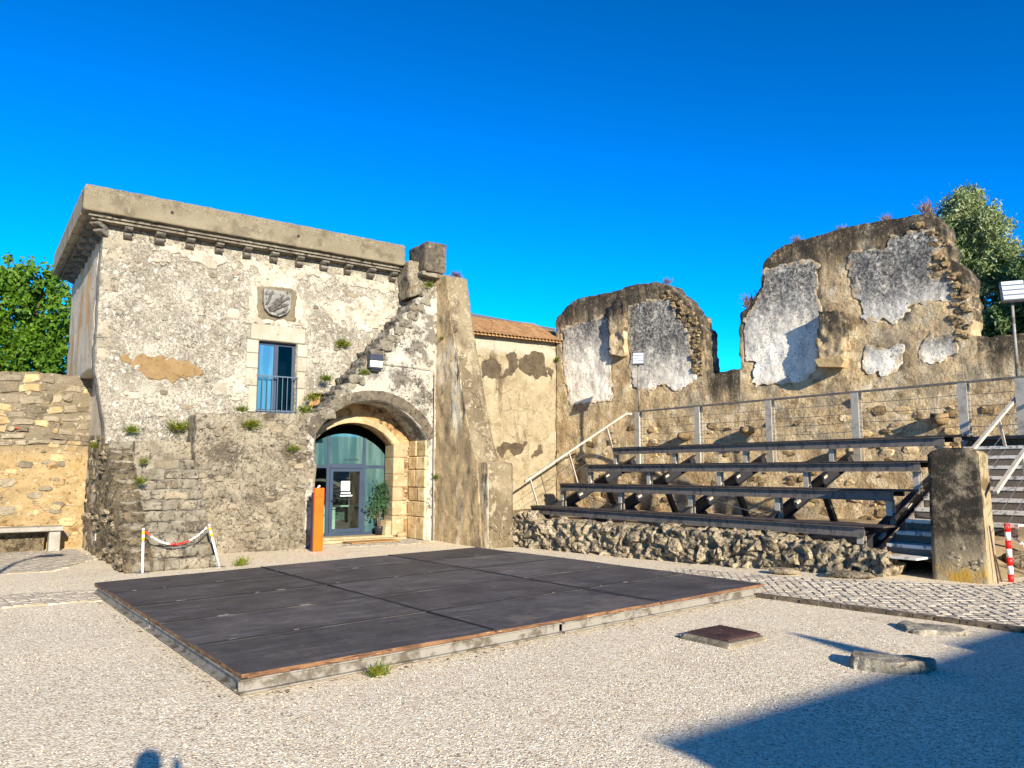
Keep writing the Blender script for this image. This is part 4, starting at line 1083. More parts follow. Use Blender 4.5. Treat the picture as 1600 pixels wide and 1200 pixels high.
part('printed_line', MB().box((8.18, GY-.0095, 1.45), (8.22, GY-.0085, 1.47)).box((8.07, GY-.0095, 1.385), (8.21, GY-.0085, 1.398)).box((8.09, GY-.0095, 1.35), (8.23, GY-.0085, 1.36)), plain('blue_print', (60, 130, 180), .6), nt)
part('notice', MB().box((8.02, GY-.008, 1.2), (8.28, GY-.002, 1.235)).box((8.0, GY-.008, 1.13), (8.33, GY-.002, 1.16)), M['paper'], door)
def text(name, body, size, loc, rot, mat, parent, extr=.001, align='CENTER'):
    c = bpy.data.curves.new(name, 'FONT'); c.body = body; c.size = size; c.extrude = extr; c.align_x = align
    tmp = bpy.data.objects.new(name + '_tmp', c); COL.objects.link(tmp)
    dg = bpy.context.evaluated_depsgraph_get(); dg.update()
    me = bpy.data.meshes.new_from_object(tmp.evaluated_get(dg)); bpy.data.objects.remove(tmp)
    me.name = name; me.materials.clear(); me.materials.append(mat)
    l = root_of(parent).location
    return link(name, me, parent, (loc[0]-l.x, loc[1]-l.y, loc[2]-l.z), rot)
text('lettering', 'LOJA DO MUSEU', .058, (8.3, GY+.013, 2.06), (R(90), 0, 0), M['black'], scr)
# room behind the glass
room = MB()
room.box((6.4, 22.6, -.02), (11.5, 22.7, 3.4)).box((6.3, 18.8, -.02), (6.4, 22.6, 3.4)).box((11.5, 18.8, -.02), (11.6, 22.6, 3.4)).box((6.41, 18.72, 3.3), (11.49, 22.59, 3.4))
room.box((9.335, 18.78, 0), (11.5, 18.8, 3.3))
part('room_wall', room, M['room'], aw)
part('room_floor', MB().box((6.41, 18.78, -.02), (11.49, 22.59, .1)), M['room_floor'], aw)
dk = thing('desk', 'pale desk seen through the glass door under the arch', 'desk', (8.6, 20.2, .1))
part('desk_top', MB().bevbox((7.9, 19.9, .8), (9.6, 20.6, .84), .005), M['desk'], dk)
part('drawer_unit', MB().bevbox((7.95, 19.95, .1), (8.4, 20.5, .799), .005), M['desk'], dk)
part('side_panel', MB().bevbox((9.5, 19.95, .1), (9.56, 20.5, .799), .004), M['desk'], dk)
part('modesty_panel', MB().box((8.42, 20.4, .4), (9.49, 20.42, .799)), M['room_floor'], dk)
mo = thing('monitor', 'black monitor standing on the desk behind the glass door', 'monitor', (8.75, 20.2, .84))
part('screen', MB().bevbox((8.5, 20.18, .93), (9.02, 20.23, 1.27), .008), M['black'], mo)
part('stand', MB().box((8.72, 20.2, .85), (8.8, 20.24, .929)).box((8.62, 20.1, .841), (8.9, 20.32, .8499)), M['black'], mo)
dm = tag(link('doormat', MB().bevbox((7.75, 17.35, .03), (9.05, 17.88, .055), .006).mesh('doormat', M['mat'])), 'brown coir doormat before the glazed arch door', 'doormat')

# drain pipe, wall lamp and cable on the arched wall
dp = thing('drain_pipe', 'thin pale pipe running down the corner of the arched wall and buttress', 'pipe', (9.86, 17.1, 0))
part('pipe', MB().tube([(9.86, 17.12, 0), (9.86, 17.12, 4.3)], .018, 8).tube([(9.86, 17.13, 4.28), (9.83, 17.13, 4.38), (9.72, 17.13, 4.42), (8.35, 17.13, 4.46)], .009, 6), M['pipe'], dp, True)
for z in (.6, 1.7, 2.8, 3.9): part('clip', MB().box((9.83, 17.09, z), (9.89, 17.19, z+.03)), M['galv'], dp)
wl = thing('wall_lamp', 'square floodlight with dark hood fixed to the plaster above the arch', 'lamp', (8.13, 17.1, 4.5))
part('housing', MB().bevbox((7.95, 17.0, 4.5), (8.32, 17.17, 4.66), .012).box((7.95, 17.04, 4.3), (8.32, 17.17, 4.499)), M['lamp_body'], wl)
part('lamp_glass', MB().bevbox((7.97, 17.0, 4.335), (8.30, 17.039, 4.495), .008), M['lamp_glass'], wl)
part('bracket', MB().box((8.02, 17.08, 4.24), (8.27, 17.17, 4.299)), M['black'], wl)

# pier and block at the head of the stair
pier = thing('parapet_block', 'dark weathered stone block perched at the head of the stair', 'stone block', (9.75, 17.4, 6.6))
slab_part('block', slab([(9.47, 7.0), (10.08, 7.0), (10.1, 7.78), (9.47, 7.78)], [], .05, .95, (0, 16.98, 0), (1, 0), disp=.02, disp_s=5, rough=.02, rim=.02), M['band'], pier)
slab_part('ledge', slab([(9.40, 6.9), (10.02, 6.88), (10.04, 6.99), (9.40, 6.99)], [], .04, .9, (0, 17.05, 0), (1, 0), disp=.03, disp_s=5, rough=.03, rim=.03), M['cornice'], pier)
slab_part('pier', slab([(9.2, 6.3), (9.93, 6.6), (9.93, 6.88), (9.55, 7.3), (9.18, 7.3)], [], .05, .7, (0, 17.35, 0), (1, 0), disp=.05, disp_s=4, rough=.05, rim=.04), M['terrace'], pier)

# ------------------------------------------------------------------ buttress and pedestal
bt = thing('buttress', 'tall battered buttress with mottled beige render beside the arch', 'buttress', (10.2, 16.5, 0))
prof = [(-17.75, -.05), (-15.0, -.05), (-15.22, 2.02), (-15.52, 2.6), (-15.95, 3.95), (-16.45, 5.6), (-16.75, 6.9), (-17.1, 6.93), (-17.75, 6.72)]
slab_part('buttress_body', slab(prof, [], .07, .64, (9.95, 0, 0), (0, -1), disp=.035, disp_s=3, rough=.02, rough_s=4, rimseg=12, rim=.012, rim_s=3), M['buttress_side'], bt)
bo = bt.children[0]; bo.data.materials.append(M['buttress'])
for p in bo.data.polygons:
    if p.normal.y < -.5: p.material_index = 1  # sunward faces switch to the copy darkened for direct sun
pb = thing('pedestal_block', 'waist high rendered block at the foot of the buttress', 'block', (10.3, 15, 0))
slab_part('block', slab([(-15.34, -.05), (-14.76, -.05), (-14.78, 1.96), (-15.34, 2.03)], [], .06, .7, (9.98, 0, 0), (0, -1), disp=.012, disp_s=4, rough=.012, rimseg=8), M['buttress_side'], pb)
bo = pb.children[0]; bo.data.materials.append(M['buttress'])
for p in bo.data.polygons:
    if p.normal.y < -.5: p.material_index = 1  # block front also takes the copy darkened for direct sun

# ------------------------------------------------------------------ plastered house with the tiled eave
hs = thing('plastered_house', 'cream plastered wall with peeling patches under a clay tiled eave', 'house', (13.5, 21.5, 0))
part('house_body', MB().box((10.3, 20.33, 0), (17.2, 26, 6.15)), M['plaster_base'], hs)
holes = [[(13.4, 5.33), (13.99, 5.47), (14.25, 5.11), (14.02, 4.8), (13.5, 4.85)],
         [(14.2, 4.81), (14.51, 5.3), (14.38, 5.61), (14.78, 5.8), (14.9, 5.3), (15.04, 5.56), (15.45, 5.87), (16.0, 5.87), (16.05, 5.4), (16.2, 5.0), (15.72, 4.9), (15.3, 5.06), (15.18, 5.03), (15.0, 5.2), (14.64, 4.99)],
         [(14.0, 2.53), (14.38, 2.75), (14.77, 2.69), (15.3, 2.75), (15.17, 2.45), (14.72, 2.30), (14.57, 2.54), (14.28, 2.2)], [(15.38, 2.3), (15.85, 2.65), (15.9, 2.39), (15.52, 2.18)], [(16.14, 5.33), (16.42, 5.24), (16.34, 4.9)]]
slab_part('plaster_skin', slab([(10.3, 0), (16.7, 0), (16.7, 6.3), (10.3, 6.22)], holes, .06, .05, (0, 20.3, 0), (1, 0), rough=.08, rough_s=5, disp=.02, disp_s=2, rimseg=1, jag=.11), M['plaster_skin'], hs)
tm = MB(); n = 6
for z_, off in ((0, 0),):
    for k in range(n+1):
        a = math.pi*k/n
        for y, w in ((-.02, .092), (.42, .075)):
            tm.v.append((w*math.cos(a), y, .06*math.sin(a)*w/.092))
            tm.v.append(((w-.014)*math.cos(a), y, .06*math.sin(a)*w/.092 - .014))
for k in range(n):
    a = k*4
    tm.f += [(a, a+4, a+6, a+2), (a+1, a+3, a+7, a+5), (a, a+1, a+5, a+4), (a+2, a+6, a+7, a+3)]
tile = tm.mesh('roof_tile', M['tile'], False)
roof = part('roof', MB().add([(10.3, 20.02, 6.15), (17.4, 20.02, 6.28), (17.4, 21.6, 6.98), (10.3, 21.6, 7.02), (10.3, 20.02, 6.09), (17.4, 20.02, 6.22), (17.4, 21.6, 6.5), (10.3, 21.6, 6.5)], [(0,1,2,3), (7,6,5,4), (0,4,5,1), (1,5,6,2), (2,6,7,3), (3,7,4,0)]), M['tile'], hs)
hl = hs.location
for i in range(30):
    x = 12.35 + i*.148
    for j in range(5):
        y = 19.96 + j*.36; z = 6.20 + (x-12.35)*.016 + (y - 20.02)*.5
        link('roof_tile', tile, roof, (x-hl.x, y-hl.y, z-hl.z+.005), (R(26), rng.uniform(-.03, .03), rng.uniform(-.03, .03)), (1, 1, 1))
part('flat_roof', MB().add([(12, 21.62, 6.4), (17.6, 21.62, 6.4), (17.6, 22.2, 6.4), (12, 22.2, 6.4), (12, 21.62, 7.26), (17.6, 21.62, 7.08), (17.6, 22.2, 7.08), (12, 22.2, 7.26)], [(0,3,2,1),(4,5,6,7),(0,1,5,4),(1,2,6,5),(2,3,7,6),(3,0,4,7)]), M['flat_roof'], hs)

# ------------------------------------------------------------------ ruined wall behind the benches
rw = thing('ruined_wall', 'tall ruined ochre wall with two broken humps and old white plaster', 'ruin', (17, 13, 0))
sil = [(0.0, -.1), (22, -.1), (22, 4.7), (13.77, 4.77), (13.41, 4.79), (13.04, 4.8), (12.8, 4.85), (12.84, 5.66), (12.83, 6.11), (12.78, 6.42), (12.63, 6.57), (12.45, 6.64), (12.48, 7.01), (12.4, 7.26), (12.36, 7.59), (12.17, 7.87), (11.99, 7.96), (11.16, 7.99), (10.39, 8.04), (9.73, 8.02), (9.05, 7.97), (8.51, 7.94), (8.14, 7.84), (7.85, 7.59), (7.78, 7.39), (7.68, 6.86), (7.52, 6.67), (7.36, 6.4), (7.22, 6.33), (7.04, 6.23), (6.99, 5.13), (7.0, 4.64), (6.46, 4.63), (6.15, 4.6), (5.92, 4.63), (5.88, 5.35), (5.85, 5.83), (5.71, 6.14), (5.68, 6.39), (5.46, 6.5), (5.42, 6.66), (5.17, 7.02), (4.92, 7.18), (4.7, 7.46), (4.24, 7.64), (3.63, 7.71), (3.08, 7.71), (2.98, 7.64), (2.35, 7.64), (1.68, 7.64), (.92, 7.62), (.33, 7.28), (.02, 7.05)]
sil = sil[::1]
PATCH = [
 [(0.29, 6.67), (0.96, 6.81), (2.47, 6.87), (2.54, 6.69), (2.45, 6.06), (2.4, 4.81), (2.42, 4.03), (1.48, 4.03), (0.64, 4.02), (0.48, 4.76), (0.37, 5.65)],
 [(3.14, 7.1), (3.86, 7.11), (4.57, 7.08), (4.85, 6.91), (4.9, 6.55), (5.34, 5.99), (5.43, 5.5), (5.45, 4.82), (5.51, 4.53), (5.28, 4.26), (4.72, 4.17), (4.5, 4.42), (3.91, 4.27), (3.55, 4.4), (3.26, 4.32), (3.18, 5.35)],
 [(7.84, 7.38), (8.49, 7.39), (9.19, 7.36), (9.36, 7.17), (9.31, 6.23), (9.38, 5.88), (9.4, 5.53), (9.28, 4.95), (9.14, 4.46), (8.91, 4.23), (8.52, 4.14), (7.89, 4.14), (7.42, 4.13), (7.28, 4.37), (7.37, 4.73), (7.12, 4.93), (7.11, 6.03), (7.41, 6.26), (7.72, 6.76)],
 [(10.19, 7.39), (10.82, 7.37), (10.97, 7.26), (11.13, 7.55), (11.87, 7.58), (12.21, 7.39), (12.26, 7.06), (12.11, 6.86), (11.98, 6.57), (12.1, 6.36), (12.61, 6.15), (12.58, 5.76), (12.18, 5.73), (11.55, 5.77), (11.39, 5.42), (11.16, 5.37), (10.42, 5.6), (10.36, 5.89), (10.22, 6.41), (10.08, 6.77)],
 [(10.41, 4.9), (10.83, 4.77), (11.21, 4.92), (11.35, 4.79), (11.19, 4.5), (11.17, 4.22), (10.87, 4.13), (10.34, 4.18), (10.3, 4.51)],
 [(11.68, 4.75), (11.93, 5.03), (11.99, 4.9), (12.4, 4.89), (12.47, 4.66), (12.37, 4.45), (12.1, 4.37), (11.82, 4.31), (11.66, 4.52)]]
def socket(a, z):     # the wall face lies a little deeper where old plaster still covers it
    return -.05 if any(in_poly(a, z, P) for P in PATCH) else 0.0
slab_part('rubble_wall', slab(sil, [], .075, .75, (OW[0], OW[1], 0), AXW, rough=.05, rough_s=4.5, disp=.05, disp_s=1.8, rim=.05, rim_s=4, extra=socket), M['ruin'], rw)
DARK = {0: -.18, 1: .22, 2: -.05, 3: .25, 4: -.1, 5: .1}       # how far the black lichen has spread on each
for P in PATCH:
    o3 = Vector((OW[0], OW[1], 0)) + Vector((NNW[0], NNW[1], 0)) * .008
    m = slab(P, [], .035, .08, o3, AXW, rough=.16, rough_s=3.2, disp=.035, disp_s=1.8, rimseg=1)
    zs = [p[2] for p in m.v]
    o = slab_part('old_plaster', m, M['ruin_patch'], rw)
    at = o.data.attributes.new('high', 'FLOAT', 'POINT')
    at.data.foreach_set('value', np.clip((np.array(zs) - min(zs)) / (max(zs) - min(zs)), 0, 1).astype(np.float32) * (1.0 if len(P) > 10 else .75) + DARK.get(PATCH.index(P), 0))
# rubble along the broken ends of the humps and in the lower courses
def rstone(s, z, w, h_, off=.02, dep=.22, kind='rock', mat='ruin_stone'):
    p = ruin_pt(s, z, off); stone(rw, M[mat], p, (dep, w, h_), TA, kind, roll=rng.uniform(-.2, .2))
for (s0, z0), (s1, z1) in (((4.7, 7.4), (5.4, 6.6)), ((5.4, 6.6), (5.75, 6.1)), ((5.72, 6.1), (5.8, 4.75)), ((12.0, 7.85), (12.4, 7.3)), ((12.4, 7.3), (12.4, 6.7)), ((12.6, 6.5), (12.76, 6.0)), ((12.74, 6.0), (12.74, 4.95))):
    L_ = math.hypot(s1-s0, z1-z0)
    for k in range(int(L_ * 30)):
        t = rng.random(); w = rng.uniform(.07, .26)
        poly_stone(rw, M['crumbled'], frame_ruin(), blob_poly(s0+(s1-s0)*t - rng.uniform(.02, .42)**1.2, z0+(z1-z0)*t - rng.uniform(.02, .2), w, w*rng.uniform(.5, .8), 6), rng.uniform(.015, .05), crag=.5)
        continue
        rstone(s0+(s1-s0)*t - rng.uniform(0, .38), z0+(z1-z0)*t - rng.uniform(-.05, .1), rng.uniform(.1, .22), rng.uniform(.08, .16), .03, .18)
for k in range(190):
    s, z = rng.uniform(.3, 15), rng.uniform(.6, 2.7) if rng.random() < .85 else rng.uniform(2.7, 3.3)
    w = rng.uniform(.12, .42)
    poly_stone(rw, M[rng.choice(['ruin_stone', 'crumbled', 'crumbled', 'ruin_bed'])], frame_ruin(), blob_poly(s, z, w, w*rng.uniform(.4, .7), 8, .3, rng.uniform(-.3, .3)), rng.uniform(.015, .04), crag=.5)
# projecting bracket, pilaster scar, putlog stones
br = slab([(9.46, 5.86), (10.0, 5.84), (10.1, 5.43), (10.05, 4.62), (9.85, 4.39), (9.43, 4.48), (9.35, 5.03)], [], .045, .45, Vector(ruin_pt(0, 0, .42)), AXW, rough=.07, rough_s=5, disp=.05, disp_s=5, rim=.08, rim_s=6)
slab_part('bracket', br, M['ruin'], rw)
part('bracket_slab', MB().prism([(9.32, 4.62), (9.42, 4.42), (9.98, 4.36), (10.06, 4.52), (9.98, 4.66)], .0, .4, lambda a, b, c: ruin_pt(a, b, .5 - c)), M['ruin_stone'], rw)
slab_part('pilaster', slab([(2.52, 5.5), (3.1, 5.42), (3.12, 7.2), (2.54, 7.3)], [], .06, .3, Vector(ruin_pt(0, 0, .2)), AXW, rough=.08, rough_s=4, disp=.08, disp_s=3, rim=.06), M['ruin'], rw)
for s, z, w in ((5.2, 2.8, .3), (7.25, 2.9, .34), (12.05, 2.98, .36), (9.6, 2.2, .3)):
    p = ruin_pt(s, z, .18); o = stone(rw, M['crumbled'], p, (.55, w, w*.8), TA, 'rock', 'putlog_stone')
o = stone(rw, plain('red_brick', (190, 90, 50), .9, k=.8), ruin_pt(10.1, 3.52, .06), (.08, .24, .07), TA, 'block', 'brick', roll=0); o.rotation_euler.x = .6

# ------------------------------------------------------------------ low rubble wall and stone pillar
lw = thing('low_rubble_wall', 'low wall of dark pitted limestone lumps in front of the benches', 'wall', (11.3, 11, 0))
LD = Vector((.15, -1, 0)).normalized(); LANG = math.atan(.15)
def craggy(a, z):      # eroded lumps and pits
    p = Vector((a, z, 3.0)); v = 0.0
    for sc, am in ((4.2, .075), (9, .06), (19, .035)):
        v += am * (1 - 2.6*abs(mnoise.noise(p*sc + Vector((7, 1, 2))*sc*.31)))
    return v - .06
core = slab([(0, -.08), (9.25, -.05), (9.25, .45), (8.9, .52), (7.5, .6), (6.0, .63), (4.4, .64), (3.0, .62), (1.5, .7), (0.4, .66), (0, .55)], [], .034, .45, (10.66, 15.55, 0), (LD.x, LD.y), rough=.10, rough_s=3.2, disp=.05, disp_s=2.0, rim=.12, rim_s=6, extra=craggy)
slab_part('rubble_core', core, M['low_stone'], lw)
def lw_top(s): return .62 - .02*s + .05*math.sin(s*1.7)
fl = frame_line(10.66, 15.55, LD.x, LD.y)
course(lw, ['low_stone'], fl, .02, 9.2, -.02, lw_top, (.12, .3), (.1, .34), .08, .012, .9, 296, .45, 1.1, base=lambda a: .1*max(0, (a-4.5)/4.7))
for k in range(14):          # lumps lying on the crest
    a = rng.uniform(.1, 9.1); p = Vector((10.66, 15.55, 0)) + LD*a + Vector((.988, .15, 0))*rng.uniform(.05, .3)
    stone(lw, M['low_stone'], (p.x, p.y, lw_top(a) - .03 + rng.uniform(-.03, .03)), (rng.uniform(.14, .3), rng.uniform(.14, .34), rng.uniform(.1, .17)), rng.uniform(0, 3), 'rock')
pl = thing('stone_pillar', 'squat square stone pillar, black with lichen on its broad side', 'pillar', (12.6, 5.5, 0))
pa = Vector((.155, -.988, 0)); pb_ = Vector((.988, .155, 0)); p0 = Vector((12.34, 5.93, .02))
def pillar():
    m = MB(); H = 2.02; n, nz = 12, 30
    rows = []
    for face in range(4):
        pass
    loops = []
    for k in range(nz+1):
        z = H*k/nz; sh_ = 1 - .06*k/nz
        pts = []
        Wd, Dp = .76, .52
        corners = [(0, 0), (Wd, 0), (Wd, Dp), (0, Dp)]
        cx, cy = Wd/2, Dp/2
        for f in range(4):
            (a0, b0), (a1, b1) = corners[f], corners[(f+1) % 4]
            for q in range(n):
                t = q/n; a, b = a0+(a1-a0)*t, b0+(b1-b0)*t
                a, b = cx+(a-cx)*sh_, cy+(b-cy)*sh_
                d = 1 + .03*fbm(a*1.0+f, b*1.0, z, 4, 3)
                a, b = cx+(a-cx)*d, cy+(b-cy)*d
                P = p0 + pa*a + pb_*b
                pts.append((P.x, P.y, z + ground_z(P.x, P.y)*0))
        loops.append(pts)
    for z, sc in ((H+.06, .86), (H+.11, .5)):
        last = loops[nz]; c = Vector((sum(p[0] for p in last)/len(last), sum(p[1] for p in last)/len(last), 0))
        loops.append([(c.x+(p[0]-c.x)*sc, c.y+(p[1]-c.y)*sc, z + .01*fbm(p[0], p[1], z, 6, 2)) for p in last])
    N = 4*n
    for l in loops: m.v += l
    for k in range(len(loops)-1):
        for q in range(N): m.f.append((k*N+(q+1) % N, k*N+q, (k+1)*N+q, (k+1)*N+(q+1) % N))
    m.f.append(tuple((len(loops)-1)*N + q for q in reversed(range(N))))
    m.f = [tuple(reversed(f)) for f in m.f]
    return m
pm = pillar()
# make the winding outward
def outward(m, c):
    c = Vector(c); out = []
    for f in m.f:
        P = [Vector(m.v[i]) for i in f]; ctr = sum(P, Vector())/len(P)
        nrm = (P[1]-P[0]).cross(P[2]-P[0])
        out.append(f if nrm.dot(ctr-c) > 0 else tuple(reversed(f)))
    m.f = out
outward(pm, (12.63, 5.6, 1.0))
zz = [p[2] for p in pm.v]
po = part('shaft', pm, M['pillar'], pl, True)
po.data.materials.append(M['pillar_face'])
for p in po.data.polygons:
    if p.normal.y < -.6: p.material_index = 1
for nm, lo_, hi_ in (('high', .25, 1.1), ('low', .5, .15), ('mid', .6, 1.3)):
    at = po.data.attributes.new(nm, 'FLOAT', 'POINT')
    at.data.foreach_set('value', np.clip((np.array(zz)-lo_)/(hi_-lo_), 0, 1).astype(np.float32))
for k in range(14):
    p = p0 + pa*rng.uniform(.2, .7); stone(pl, M['low_stone'], (p.x+.045, p.y, rng.uniform(.3, .62)), (.1, rng.uniform(.1, .2), rng.uniform(.07, .12)), .15, 'rock')
for s_, z1 in ((.14, .95), (.34, .5)):       # thin dark rods slanting against the narrow side
    P = p0 + pa*.775 + pb_*s_; Q = P + pb_*.09
    tag(link('iron_rod', MB().tube([(Q.x, Q.y-.05, .1), (P.x, P.y-.008, z1)], .012, 6).mesh('iron_rod', M['iron'])), ('longer' if z1 > .6 else 'shorter') + ' thin dark rod shape along the narrow side of the stone pillar', 'rod', 'thin dark rods on the pillar')
for k, (x, y, w, l_, h_, lab) in enumerate(((11.75, 6.95, .5, .75, .12, 'flat grey rock half buried at the foot of the low wall'), (11.35, 7.9, .3, .5, .12, 'small flat rock lying below the low wall'))):
    o = stone(lw, M['low_stone'], (x, y, .06), (w, l_, h_), .3, 'round'); o.parent = None; o.location = (x, y, .1); o.name = 'rock'; tag(o, lab, 'rock')
for x, y, z, sx, sy, sz, lab in ((14.6, 5.55, .22, .9, .6, .4, 'large pale rock beside the striped post'), (15.6, 5.0, .15, .7, .6, .3, 'low rock farther behind the striped post')):
    o = link('rock', rng.choice(stone_mesh(M['low_stone'], 'rock')), None, (x, y, z), (0, 0, .4), (sx, sy, sz)); tag(o, lab, 'rock')

# ------------------------------------------------------------------ grandstand
gs = thing('grandstand', 'open steel grandstand with four rows of dark plank seats and a cable railing', 'grandstand', (14, 11.4, .4))
VL_, VR_ = 16.0, 6.9
BAYS = [15.95, 13.71, 11.48, 9.25, 7.0]
ROWS = [(12.16, .85), (13.14, 1.42), (14.14, 1.93), (15.12, 2.42)]
def raker_z(u): return .1 + (u - 12.0) * .5
for k, (u, z) in enumerate(ROWS):
    cutsv = [VL_, 13.71, 9.25, VR_ - .35]
    for a, b in zip(cutsv, cutsv[1:]):
        for w0, w1 in ((.0, .2), (.21, .43)):
            part('seat_plank', MB().bevbox((u + w0 - .03, b+.004, z), (u + w1 - .03, a-.004, z+.035), .006), M['plank'], gs)
    fb = MB()
    fb.box((u+.0, VR_, z-.15), (u+.012, VL_, z-.012)).box((u-.045, VR_, z-.011), (u+.06, VL_, z-.001)).box((u-.045, VR_, z-.165), (u+.06, VL_, z-.151))
    part('seat_beam', fb, M['galv_dark'], gs)
    part('rear_beam', MB().box((u+.34, VR_, z-.09), (u+.40, VL_, z-.001)), M['black_steel'], gs)
    for v in BAYS:
        zb = max(.42, raker_z(u + .1) + .13)
        pm_ = MB().box((u+.02, v-.055, zb), (u+.03, v+.055, z-.17)).box((u+.12, v-.055, zb), (u+.13, v+.055, z-.17)).box((u+.0305, v-.006, zb), (u+.1195, v+.006, z-.17))
        part('seat_post', pm_, M['post_grey'], gs)
for v in BAYS:
    a, b = Vector((12.0, v, raker_z(12.0) + .25)), Vector((15.95, v, raker_z(15.95)))
    rk = MB()
    for off, h_, w in ((.13, .014, .13), (-.13, .014, .13)):
        rk.bar(a + Vector((0, 0, off)), b + Vector((0, 0, off)), w, h_)
    rk.bar(a, b, .012, .244)
    part('raker', rk, M['black_steel'], gs)  # black colour carries the shade on the near side of the rakers
    for uu in (12.75, 13.7, 14.7):
        part('cleat', MB().bar((uu, v, raker_z(uu)+.16), (uu+.16, v, raker_z(uu+.16)+.15), .13, .05), M['post_grey'], gs)
    part('strut', MB().bar((13.55, v, raker_z(13.55)), (14.2, v, .35), .12, .1).bar((14.75, v, raker_z(14.75)), (15.3, v, .4), .12, .1), M['black_steel'], gs)
    part('base_plate', MB().box((14.05, v-.15, .42), (14.4, v+.15, .5)), M['concrete'], gs)
for a, b in ((0, 1), (2, 3)):
    part('brace', MB().tube([(14.2, BAYS[a], .6), (14.0, BAYS[b], 1.1)], .012, 6).tube([(14.2, BAYS[b], .6), (14.0, BAYS[a], 1.1)], .012, 6), M['wire'], gs)
PV = [15.82, 13.58, 11.34, 9.11, 6.87, 5.85]
for v in PV:
    pm_ = MB().box((15.92, v-.085, 2.0), (15.934, v+.085, 3.5)).box((16.05, v-.085, 2.0), (16.064, v+.085, 3.5)).box((15.9345, v-.006, 2.0), (16.0495, v+.006, 3.5))
    part('rail_post', pm_, M['post_grey'], gs)
part('top_rail', MB().box((15.95, 3.2, 3.501), (16.03, 15.86, 3.545)), M['galv_dark'], gs)
for z in (2.65, 2.85, 3.05, 3.28):
    w = MB()
    for a, b in zip(PV, PV[1:]):
        w.tube([(15.985, a - .0, z), (15.985, a*.75+b*.25, z-.012), (15.985, (a+b)/2, z-.018), (15.985, a*.25+b*.75, z-.012), (15.985, b, z)], .006, 5, False)
    part('rail_cable', w, M['wire'], gs)
def handrail(v, u0, z0, u1, z1, posts, tail=None):
    sl = (z1-z0)/(u1-u0)
    m = MB().bar((u0, v, z0), (u1, v, z1), .06, .05)
    if tail: m.bar((u1, v, z1), (tail, v, z1), .06, .05)
    hr = part('handrail', m, M['post_grey'], gs)
    for u in posts:
        zt = z0 + sl*(u-u0) - .02
        part('baluster', MB().bar((u, v, zt), (u + .3, v, zt - .82), .045, .03), M['post_grey'], hr)
    cb = MB()
    for d in (.3, .55): cb.tube([(u0+.3*d/.8, v, z0-d), (u1+.3*d/.8, v, z1-d)], .006, 5, False)
    part('rail_cable', cb, M['wire'], hr)
handrail(16.1, 12.03, 1.51, 15.76, 3.47, (12.2, 13.55, 14.98), 15.98)
handrail(6.0, 12.6, 1.34, 16.3, 3.24, (13.2, 14.2, 15.3), 16.4)
handrail(5.05, 12.56, 1.445, 16.0, 3.35, (13.6, 14.9))
for k in range(11):
    u, z = 12.5 + .33*k, .56 + .183*k
    v_in = 6.0 if k < 2 else 5.0
    tr = part('stair_tread', MB().box((u, v_in, z-.004), (u+.34, 6.72, z+.026)).box((u-.006, v_in, z-.03), (u, 6.72, z+.0255)), M['tread'], gs)
    part('riser', MB().box((u+.01, v_in+.02, z-.17), (u+.016, 6.70, z-.0305)), M['grate'], tr)
part('stair_landing', MB().box((12.0, 6.0, .40), (12.5, 6.85, .43)), M['tread'], gs)
part('stair_stringer', MB().bar((12.3, 6.74, .3), (16.1, 6.74, 2.4), .03, .2).bar((13.1, 4.8, .74), (16.1, 4.8, 2.4), .03, .2), M['galv_dark'], gs)
part('stair_support', MB().bar((14.6, 4.78, 1.6), (15.6, 4.9, .1), .16, .12), M['black_steel'], gs)
part('platform', MB().box((15.5, 4.8, 2.36), (16.1, 6.75, 2.42)), M['black_steel'], gs)
# floodlights on slender poles fixed to the railing
def floodlight(v, u, zb, zt, yaw, label, size=.34):
    t = thing('floodlight', label, 'floodlight', (u, v, zb), 'floodlights on poles behind the grandstand')
    part('pole', MB().tube([(u, v, zb), (u, v, zt)], [.035, .026], 10), M['galv'], t, True)
    h = bpy.data.objects.new('lamp_head', MB().bevbox((-size/2, -.05, -size*.55), (size/2, .05, size*.55), .012).mesh('lamp_head', M['led_rib']))
    COL.objects.link(h); h.parent = t; h.location = (-.03, -.04, zt - zb + size*.4); h.rotation_euler = (R(-24), 0, yaw)
    for k in range(4):
        z = -size*.42 + k*size*.28
        s_ = link('diffuser', MB().box((-size*.44, -.062, z-size*.1), (size*.44, -.0505, z+size*.1)).mesh('diffuser', M['led']), h)
    link('swivel', MB().box((-.03, .0505, -.06), (.03, .12, .0)).mesh('swivel', M['galv']), h)
floodlight(15.8, 16.0, 3.55, 4.93, R(-52), 'white ribbed floodlight on a pole at the left end of the seating rail', .34)
floodlight(5.9, 16.0, 3.55, 5.0, R(-60), 'grey ribbed floodlight on a pole at the right edge by the trees', .4)

